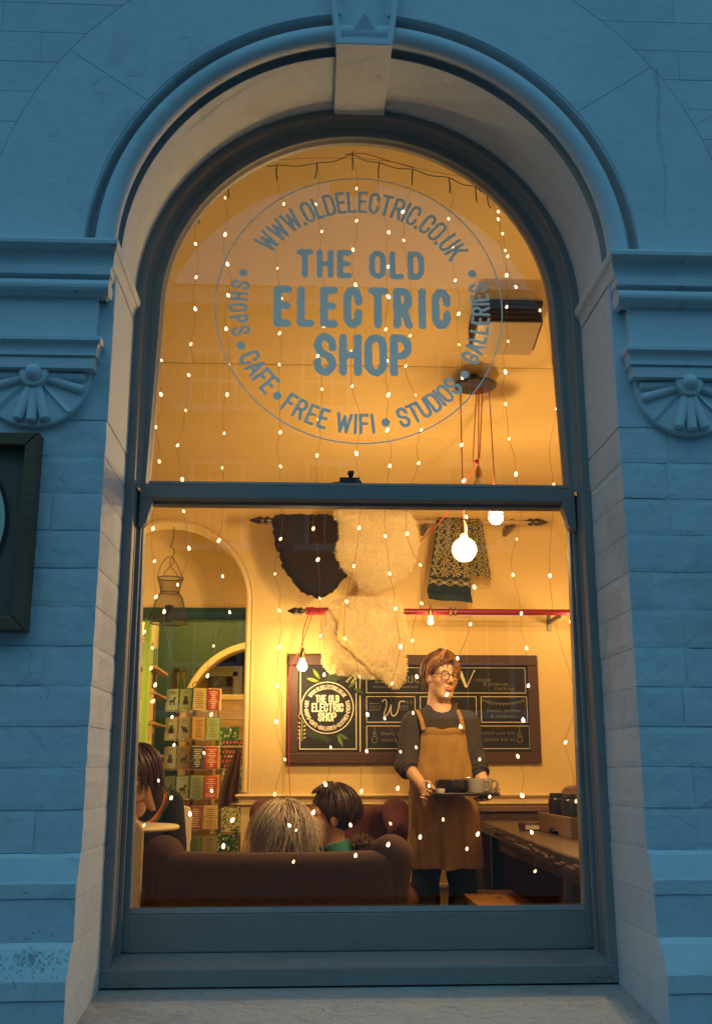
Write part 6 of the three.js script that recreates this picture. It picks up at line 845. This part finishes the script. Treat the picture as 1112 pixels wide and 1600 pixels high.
  // jumper with rolled sleeves and a crew neck
  const torso = (x, y, z) => { const t = sm(1.32, 1.70, y); let d = ell(x, y, z, [X, 1.60, Z], [0.168, 0.215, 0.116]); d = smin(d, cap(x, y, z, [X - 0.045, 1.42, Z], [X + 0.045, 1.42, Z], 0.112, 0.112), 0.10); d = smin(d, cap(x, y, z, [X - 0.05, 1.25, Z], [X + 0.05, 1.25, Z], 0.112, 0.112), 0.10); d = smin(d, cap(x, y, z, [X - 0.14, 1.742, Z - 0.01], [X + 0.14, 1.742, Z - 0.01], 0.060, 0.060), 0.06); return smin(d, cap(x, y, z, [X, 1.76, Z - 0.005], [X + 0.002, 1.83, Z - 0.01], 0.085, 0.066), 0.05); };
  const jump = (x, y, z) => { let d = torso(x, y, z); for (let i = 0; i < 2; i++) { const s = i ? 1 : -1, e = el[i], w = wr[i], m = [lerp(e[0], w[0], 0.22), lerp(e[1], w[1], 0.22), lerp(e[2], w[2], 0.22)]; d = smin(d, cap(x, y, z, sh[i], e, 0.062, 0.053), 0.045); d = smin(d, cap(x, y, z, e, m, 0.054, 0.050), 0.015); }
    d += 0.0028 * Math.sin(y * 70 + x * 34 + 8 * z) * sm(1.66, 1.5, y) + 0.003 * Math.sin(x * 60 - y * 40) * sm(0.12, 0.2, Math.abs(x - X)); d = Math.max(d, -(Math.hypot(x - X - 0.004, (y - 1.868) * 1.0, z + 2.995) - 0.072)); return Math.max(d, 1.34 - y); };
  const jm = mat(0.045, 0.038, 0.038, 0.95, { bumpMap: tWeave, bumpScale: 0.0015 });
  const jp = part('jumper', sdfMesh(jump, [0.25, 1.16, -3.26], [0.90, 1.90, -2.86], 0.0095), jm, P);
  for (let i = 0; i < 2; i++) for (const t of [0.10, 0.20]) { const e = el[i], w = wr[i], d = V(w[0] - e[0], w[1] - e[1], w[2] - e[2]); const g = new THREE.TorusGeometry(0.050 - t * 0.02, 0.0115, 8, 28); g.applyQuaternion(new THREE.Quaternion().setFromUnitVectors(V(0, 0, 1), d.clone().normalize())); g.translate(e[0] + d.x * t * 1.3, e[1] + d.y * t * 1.3, e[2] + d.z * t * 1.3); part('cuff', g, jm, jp); }
  // apron: a shell on the body above, an A-line skirt below
  const hwid = (y) => y > 1.66 ? lerp(0.122, 0.112, sm(1.66, 1.73, y)) : lerp(0.24, 0.125, sm(1.18, 1.66, y) ** 0.8), xc = (y) => X + 0.004 + 0.006 * (1.7 - y);
  const skirt = (x, y, z) => { const k = sm(1.42, 1.0, y), rx = lerp(0.186, 0.192, k), rz = lerp(0.152, 0.160, k), a = Math.atan2(x - xc(y), z - Z); const fold = (0.010 * Math.sin(a * 9 + 1.2) + 0.006 * Math.sin(a * 17 + y * 3)) * k; return (Math.hypot((x - xc(y)) / (rx + fold), (z - Z) / (rz + fold)) - 1) * 0.15; };
  const apr = (x, y, z) => { const tf = torso(x, y, z) - 0.016 + 0.0035 * Math.sin(x * 48 + y * 14) * sm(1.70, 1.45, y) + 0.002 * Math.sin(x * 95 - y * 22), d = y > 1.46 ? tf : y < 1.30 ? skirt(x, y, z) : lerp(skirt(x, y, z), tf, sm(1.30, 1.46, y)), dip = 0.016 * sm(0.12, 0.0, Math.abs(x - X)); let m = Math.max(Math.abs(x - xc(y)) - hwid(y), y - 1.722 + dip + 0.003 * Math.sin(x * 80), 0.992 + 0.004 * Math.sin(x * 40) - y, (Z + 0.0) - z); return Math.max(d, -(d + 0.013), m); };
  const am = mat(0.37, 0.215, 0.055, 0.95, { bumpMap: tWeave, bumpScale: 0.0012, map: tCloth });
  const ap = part('apron', sdfMesh(apr, [0.33, 0.97, -3.10], [0.83, 1.76, -2.86], 0.0065), am, P);
  const strap = (pts) => { const cv = new THREE.CatmullRomCurve3(pts.map((p) => V(...p))), rows = []; for (let i = 0; i <= 24; i++) { const p = cv.getPoint(i / 24); rows.push([[p.x - 0.013, p.y, p.z - 0.001], [p.x - 0.006, p.y + 0.001, p.z + 0.004], [p.x + 0.006, p.y + 0.001, p.z + 0.004], [p.x + 0.013, p.y, p.z - 0.001], [p.x, p.y - 0.001, p.z - 0.005], [p.x - 0.013, p.y, p.z - 0.001]]); } return loft(rows); };
  part('strap', strap([[0.472, 1.700, -2.944], [0.460, 1.765, -2.972], [0.449, 1.806, -3.03], [0.452, 1.808, -3.09], [0.47, 1.74, -3.17]]), am, ap); part('strap', strap([[0.684, 1.700, -2.944], [0.676, 1.765, -2.966], [0.668, 1.810, -3.03], [0.666, 1.812, -3.09], [0.65, 1.74, -3.17]]), am, ap);
  part('hem', Array.from({ length: 2 }, (_, i) => tube([[xc(1.7) - 0.108, 1.705, -2.945], [X, 1.697, -2.930], [xc(1.7) + 0.108, 1.705, -2.945]].map((p) => [p[0], p[1] - i * 0.012, p[2] + 0.003]), 0.0016, 20, 5)), am, ap);
  // trousers and shoes
  part('trousers', sdfMesh((x, y, z) => { let d = cap(x, y, z, [X - 0.05, 1.22, Z], [X + 0.05, 1.22, Z], 0.098, 0.098); for (const s of [-1, 1]) { d = smin(d, cap(x, y, z, [X + s * 0.085, 1.18, Z], [X + s * 0.10, 0.82, Z + 0.012], 0.084, 0.072), 0.04); d = smin(d, cap(x, y, z, [X + s * 0.10, 0.82, Z + 0.012], [X + s * 0.105, 0.43, Z - 0.01], 0.070, 0.055), 0.02); } return d + 0.003 * Math.sin(y * 45 + x * 20); }, [0.35, 0.38, -3.22], [0.81, 1.36, -2.90], 0.014), mat(0.012, 0.012, 0.014, 0.9), P);
  for (const s of [-1, 1]) part('shoe', sdfMesh((x, y, z) => Math.max(smin(ell(x, y, z, [X + s * 0.11, 0.385, Z + 0.09], [0.045, 0.045, 0.10]), ell(x, y, z, [X + s * 0.105, 0.40, Z - 0.01], [0.042, 0.06, 0.07]), 0.03), FL + 0.002 - y), [X + s * 0.11 - 0.07, 0.34, Z - 0.12], [X + s * 0.11 + 0.07, 0.48, Z + 0.22], 0.01), M.black, P);
}
{ // what the barista carries
  const ty = 1.366, t = thing('serving_tray', 'dark oval-ended tray held level by the barista', 'tray', [0.652, ty, -2.795]);
  const s = new THREE.Shape(), a = 0.172, b = 0.115, r = 0.05; s.moveTo(-a + r, -b); s.lineTo(a - r, -b); s.quadraticCurveTo(a, -b, a, -b + r); s.lineTo(a, b - r); s.quadraticCurveTo(a, b, a - r, b); s.lineTo(-a + r, b); s.quadraticCurveTo(-a, b, -a, b - r); s.lineTo(-a, -b + r); s.quadraticCurveTo(-a, -b, -a + r, -b);
  part('plate', new THREE.ExtrudeGeometry(s, { depth: 0.006, bevelThickness: 0.002, bevelSize: 0.003 }).rotateX(-Math.PI / 2), mat(0.02, 0.014, 0.012, 0.35), t); part('rim', tube([...s.getPoints(8), s.getPoints(8)[0]].map((p) => [p.x, 0.010, -p.y]), 0.0045, 120, 6), mat(0.025, 0.018, 0.014, 0.3), t);
  const Y = ty + 0.0085;
  const bowl = thing('black_bowl', 'wide black bowl in the middle of the tray', 'bowl', [0.592, Y, -2.80]); part('body', lathe([[0, 0], [0.07, 0], [0.082, 0.008], [0.086, 0.03], [0.084, 0.066], [0.080, 0.070], [0.077, 0.066], [0.078, 0.03], [0.06, 0.012], [0, 0.01]], 40), M.ceramBlack, bowl); part('spoon', tube([[0.03, 0.05, 0.02], [0.06, 0.075, 0.03], [0.10, 0.082, 0.035]], 0.0035, 12, 6), mat(0.5, 0.5, 0.5, 0.2, { metalness: 1 }), bowl);
  const pot = thing('ramekin', 'small white ramekin at the front of the tray near the thumb', 'ramekin', [0.525, Y, -2.715]); part('body', lathe([[0, 0], [0.019, 0], [0.022, 0.004], [0.024, 0.026], [0.021, 0.026], [0.019, 0.006], [0, 0.005]], 28), M.ceram, pot); part('sauce', cyl(0.0205, 0.0205, 0.002, 24, 0, 0.020, 0), mat(0.5, 0.35, 0.15, 0.4), pot);
  const mug = (label, x, z, k, m) => { const o = thing('mug', label, 'mug', [x, Y, z]); part('body', lathe([[0, 0], [0.036 * k, 0], [0.040 * k, 0.004], [0.0405 * k, 0.010], [0.0405 * k, 0.020], [0.0412 * k, 0.022], [0.0405 * k, 0.024], [0.0405 * k, 0.040], [0.0412 * k, 0.042], [0.0405 * k, 0.044], [0.041 * k, 0.072], [0.039 * k, 0.074], [0.0375 * k, 0.071], [0.0370 * k, 0.012], [0, 0.010]], 36), m, o); part('handle', tube([[0.038 * k, 0.060, 0], [0.058 * k, 0.064, 0.006], [0.068 * k, 0.046, 0.010], [0.060 * k, 0.022, 0.008], [0.038 * k, 0.012, 0]], 0.0055, 24, 8), m, o); return o; };
  mug('pale grey ribbed mug with its handle to the right, on the tray', 0.717, -2.77, 1.05, mat(0.29, 0.29, 0.27, 0.4)); mug('darker grey mug behind the ribbed mug on the tray', 0.775, -2.845, 0.95, mat(0.25, 0.24, 0.22, 0.4));
  const sp = thing('herb_sprig', 'small green sprig poking over the right end of the tray', 'herb', [0.80, Y, -2.76]); part('stem', [tube([[0, 0, 0], [0.018, 0.012, 0], [0.035, 0.004, 0.01]], 0.0016, 8, 5), tube([[0, 0.004, 0], [0.012, 0.03, 0.0], [0.02, 0.045, 0.004]], 0.0014, 8, 5)], mat(0.04, 0.07, 0.02, 0.8), sp); part('leaf', Array.from({ length: 9 }, (_, i) => T(new THREE.SphereGeometry(1, 6, 4), 0.006 + i * 0.0035, 0.014 + 0.012 * Math.sin(i * 1.9), 0.004 * Math.cos(i * 2), i, i * 0.7, 0, [0.007, 0.0015, 0.004])), mat(0.05, 0.09, 0.025, 0.7), sp);
}
{ // grey-haired person on the near sofa, back of the head to the window
  const P = thing('person', 'grey-haired person seated on the brown sofa, seen from behind', 'person'); const Hm = mx([-0.258, 1.190, -2.235], Math.PI + 0.15, 0.05, 0, 1.08);
  const body = white(sdfMesh((x, y, z) => { let d = ell(x, y, z, [-0.258, 0.86, -2.24], [0.20, 0.20, 0.12]); d = smin(d, cap(x, y, z, [-0.258, 0.95, -2.235], [-0.258, 1.10, -2.23], 0.06, 0.056), 0.05); return smin(d, cap(x, y, z, [-0.42, 0.95, -2.24], [-0.10, 0.95, -2.24], 0.06, 0.06), 0.06); }, [-0.55, 0.64, -2.40], [0.03, 1.16, -2.08], 0.014));
  part('body', joinV([headGeo(Hm), body]), skinM(0.55, 0.32, 0.2), P);
  part('jumper', sdfMesh((x, y, z) => { let d = ell(x, y, z, [-0.258, 0.80, -2.25], [0.225, 0.25, 0.14]); return smin(d, cap(x, y, z, [-0.43, 0.95, -2.25], [-0.09, 0.95, -2.25], 0.075, 0.075), 0.08); }, [-0.58, 0.5, -2.45], [0.06, 1.08, -2.05], 0.016), mat(0.06, 0.06, 0.07, 0.95), P);
  const gh = mat(0.36, 0.31, 0.25, 0.6), hg = (g) => g.applyMatrix4(Hm);
  const hr = part('hair', hg(sdfMesh((x, y, z) => Math.max(ell(x, y, z, [0, 0.022, -0.026], [0.112, 0.112, 0.112]), -ell(x, y, z, [0, -0.05, 0.10], [0.10, 0.12, 0.10]), -y - 0.10), [-0.13, -0.12, -0.15], [0.13, 0.15, 0.12], 0.008)), mat(0.20, 0.175, 0.145, 0.8), P);
  part('lock', hg(locks(620, (a) => Math.abs(a) < 0.7 ? 1.1 : 2.5, { vol: 1.26, w: 0.0042, r: [0.108, 0.108, 0.112], c: [0, 0.020, -0.026], flick: 0.18, sweep: 0.3, tuck: 0.1 })), gh, hr);
  part('lock', hg(locks(360, (a) => Math.abs(a) < 0.7 ? 1.0 : 2.2, { vol: 1.36, w: 0.0026, r: [0.110, 0.110, 0.114], c: [0, 0.022, -0.026], flick: 0.42, sweep: -0.4, tuck: 0.0 })), mat(0.55, 0.47, 0.36, 0.5), hr);
}
{ // dark-haired woman in profile with a fur-trimmed hood
  const P = thing('person', 'dark short-haired person in profile, with teal collar and fur-trimmed hood, beside the grey-haired one', 'person'); const Hm = mx([-0.048, 1.262, -2.60], -1.36, -0.02, 0, 1.08);
  const body = white(sdfMesh((x, y, z) => { let d = ell(x, y, z, [0.03, 0.86, -2.62], [0.20, 0.22, 0.13]); return smin(d, cap(x, y, z, [0.0, 0.98, -2.61], [-0.03, 1.16, -2.60], 0.06, 0.056), 0.05); }, [-0.22, 0.62, -2.78], [0.26, 1.22, -2.46], 0.014));
  part('body', joinV([headGeo(Hm), body]), skinM(0.46, 0.24, 0.14), P);
  const hg = (g) => g.applyMatrix4(Hm); const hr = part('hair', hg(sdfMesh((x, y, z) => Math.max(ell(x, y, z, [0, 0.040, -0.030], [0.090, 0.104, 0.108]), -ell(x, y, z, [0, -0.055, 0.090], [0.125, 0.125, 0.095]), -y - 0.085), [-0.11, -0.11, -0.15], [0.11, 0.16, 0.1], 0.007)), mat(0.028, 0.014, 0.010, 0.6), P);
  part('lock', hg(locks(380, (a) => { const f = Math.abs(a); return f < 0.9 ? 0.92 : f < 1.5 ? lerp(0.95, 1.30, (f - 0.9) / 0.6) : 2.15; }, { sweep: 0.25, vol: 1.18, w: 0.0058, flick: 0.06, r: [0.090, 0.104, 0.110], c: [0, 0.036, -0.028], tuck: 0.4 })), mat(0.042, 0.019, 0.012, 0.42), hr);
  part('lock', hg(locks(150, (a) => Math.abs(a) < 0.9 ? 0.95 : 2.0, { vol: 1.24, w: 0.0011, flick: 0.22, sweep: 0.2, r: [0.090, 0.104, 0.110], c: [0, 0.036, -0.028] })), mat(0.06, 0.028, 0.016, 0.4), hr);
  part('collar', sdfMesh((x, y, z) => { const d = cap(x, y, z, [0.02, 1.02, -2.61], [-0.022, 1.145, -2.60], 0.098, 0.078); return Math.max(d, -(d + 0.014), y - 1.15 - (x + 0.03) * 0.25, Math.abs(x + 0.06 + (y - 1.1) * 0.3) < 0.005 && z > -2.6 ? 0.005 : -1); }, [-0.14, 0.96, -2.74], [0.14, 1.22, -2.47], 0.008), mat(0.03, 0.17, 0.14, 0.8), P);
  const ct = part('coat', sdfMesh((x, y, z) => { let d = ell(x, y, z, [0.06, 0.84, -2.64], [0.235, 0.26, 0.17]); d = smin(d, ell(x, y, z, [0.115, 1.085, -2.66], [0.075, 0.06, 0.10]), 0.05); return d; }, [-0.20, 0.55, -2.84], [0.32, 1.18, -2.44], 0.014), mat(0.05, 0.03, 0.022, 0.95), P);
  const fur = []; for (let k = 0; k < 520; k++) { const t = rnd(), a = lerp(-1.2, 2.4, t), q = [0.118 + 0.058 * Math.cos(a) + rr(-0.012, 0.012), 1.10 + 0.055 * Math.sin(a) + rr(-0.012, 0.012), -2.585 + rr(-0.045, 0.04)], d = V(Math.cos(a) + rr(-0.5, 0.5), Math.sin(a) * 0.9 + rr(-0.5, 0.5) - 0.1, rr(-0.2, 0.7)).normalize(), L = rr(0.025, 0.05); fur.push(taper([q, [q[0] + d.x * L * 0.5, q[1] + d.y * L * 0.5, q[2] + d.z * L * 0.5], [q[0] + d.x * L, q[1] + d.y * L - 0.008, q[2] + d.z * L]], (s) => 0.0035 * (1 - s * 0.9), 3)); }
  part('fur_trim', fur, mat(0.21, 0.12, 0.055, 0.8), ct);
}
{ // girl at the round table, partly hidden by the window frame
  const P = thing('person', 'long dark-haired person in a black jumper with a rainbow yoke at the round table', 'person'); const Hm = mx([-0.985, 1.474, -2.63], -0.75, 0.30, 0.10, 1.0);
  const body = white(sdfMesh((x, y, z) => { let d = cap(x, y, z, [-0.97, 1.28, -2.68], [-0.976, 1.42, -2.65], 0.055, 0.052); d = smin(d, ell(x, y, z, [-0.97, 1.10, -2.70], [0.15, 0.18, 0.10]), 0.05); return smin(d, cap(x, y, z, [-1.06, 1.20, -2.55], [-1.02, 1.26, -2.50], 0.035, 0.03), 0.02); }, [-1.2, 0.9, -2.85], [-0.76, 1.48, -2.42], 0.013));
  part('body', joinV([headGeo(Hm, { jaw: 0.94 }), body]), skinM(0.50, 0.27, 0.16), P);
  const hg = (g) => g.applyMatrix4(Hm); const hr = part('hair', hg(sdfMesh((x, y, z) => Math.max(smin(ell(x, y, z, [0, 0.035, -0.022], [0.088, 0.102, 0.104]), cap(x, y, z, [0, -0.02, -0.06], [0.01, -0.20, -0.06], 0.075, 0.06), 0.05), -ell(x, y, z, [0, -0.05, 0.085], [0.066, 0.122, 0.085])), [-0.11, -0.28, -0.16], [0.11, 0.16, 0.11], 0.008)), mat(0.030, 0.012, 0.009, 0.55), P);
  part('lock', hg(locks(200, (a) => Math.abs(a) < 0.5 ? 1.2 : 3.0, { vol: 1.12, w: 0.008, r: [0.088, 0.102, 0.106], c: [0, 0.034, -0.022], tuck: 0.12 })), mat(0.05, 0.018, 0.012, 0.4), hr);
  const jf = (x, y, z) => { let d = ell(x, y, z, [-0.955, 1.10, -2.71], [0.18, 0.24, 0.125]); d = smin(d, cap(x, y, z, [-1.08, 1.345, -2.71], [-0.85, 1.345, -2.71], 0.062, 0.062), 0.07); for (const s of [-1, 1]) { const S = [-0.965 + s * 0.145, 1.33, -2.70], E = [-0.965 + s * 0.185, 1.13, -2.62], W = [-0.99 + s * 0.07, 1.22, -2.50]; d = smin(d, cap(x, y, z, S, E, 0.058, 0.05), 0.03); if (s < 0) d = smin(d, cap(x, y, z, E, W, 0.05, 0.04), 0.02); } return d; };
  const j = part('jumper', sdfMesh(jf, [-1.24, 0.80, -2.88], [-0.70, 1.46, -2.42], 0.012), mat(0.010, 0.010, 0.012, 0.95), P);
  const onto = (x, y) => { let z = -2.40; for (let i = 0; i < 60 && jf(x, y, z) > 0.001; i++) z -= Math.max(jf(x, y, z) * 0.6, 0.0015); return z; };
  const path = [[-0.875, 1.398], [-0.848, 1.388], [-0.842, 1.352], [-0.872, 1.285], [-0.906, 1.245], [-0.945, 1.232], [-0.985, 1.252], [-1.02, 1.31]];
  [['red', 0.40, 0.045, 0.02, 0], ['orange', 0.55, 0.28, 0.05, 1], ['green', 0.02, 0.13, 0.06, -1]].forEach(([n, r, g, b, k]) => part('stripe', tube(path.map(([x, y], i) => { const c = [-0.93, 1.36], d = Math.hypot(x - c[0], y - c[1]), q = 1 - k * 0.011 / d; const X2 = c[0] + (x - c[0]) * q, Y2 = c[1] + (y - c[1]) * q; return [X2, Y2, onto(X2, Y2) + 0.001]; }), 0.0062, 48, 6), mat(r, g, b, 0.9), j));
  part('skirt', sdfMesh((x, y, z) => cap(x, y, z, [-0.94, 0.90, -2.72], [-0.94, 0.82, -2.50], 0.17, 0.13), [-1.16, 0.66, -2.95], [-0.74, 1.10, -2.30], 0.02), mat(0.009, 0.009, 0.010, 0.95), P);
}
scene.traverse((o) => { if (o.isMesh) { o.castShadow = true; o.receiveShadow = true; } });
renderer.render(scene, camera);
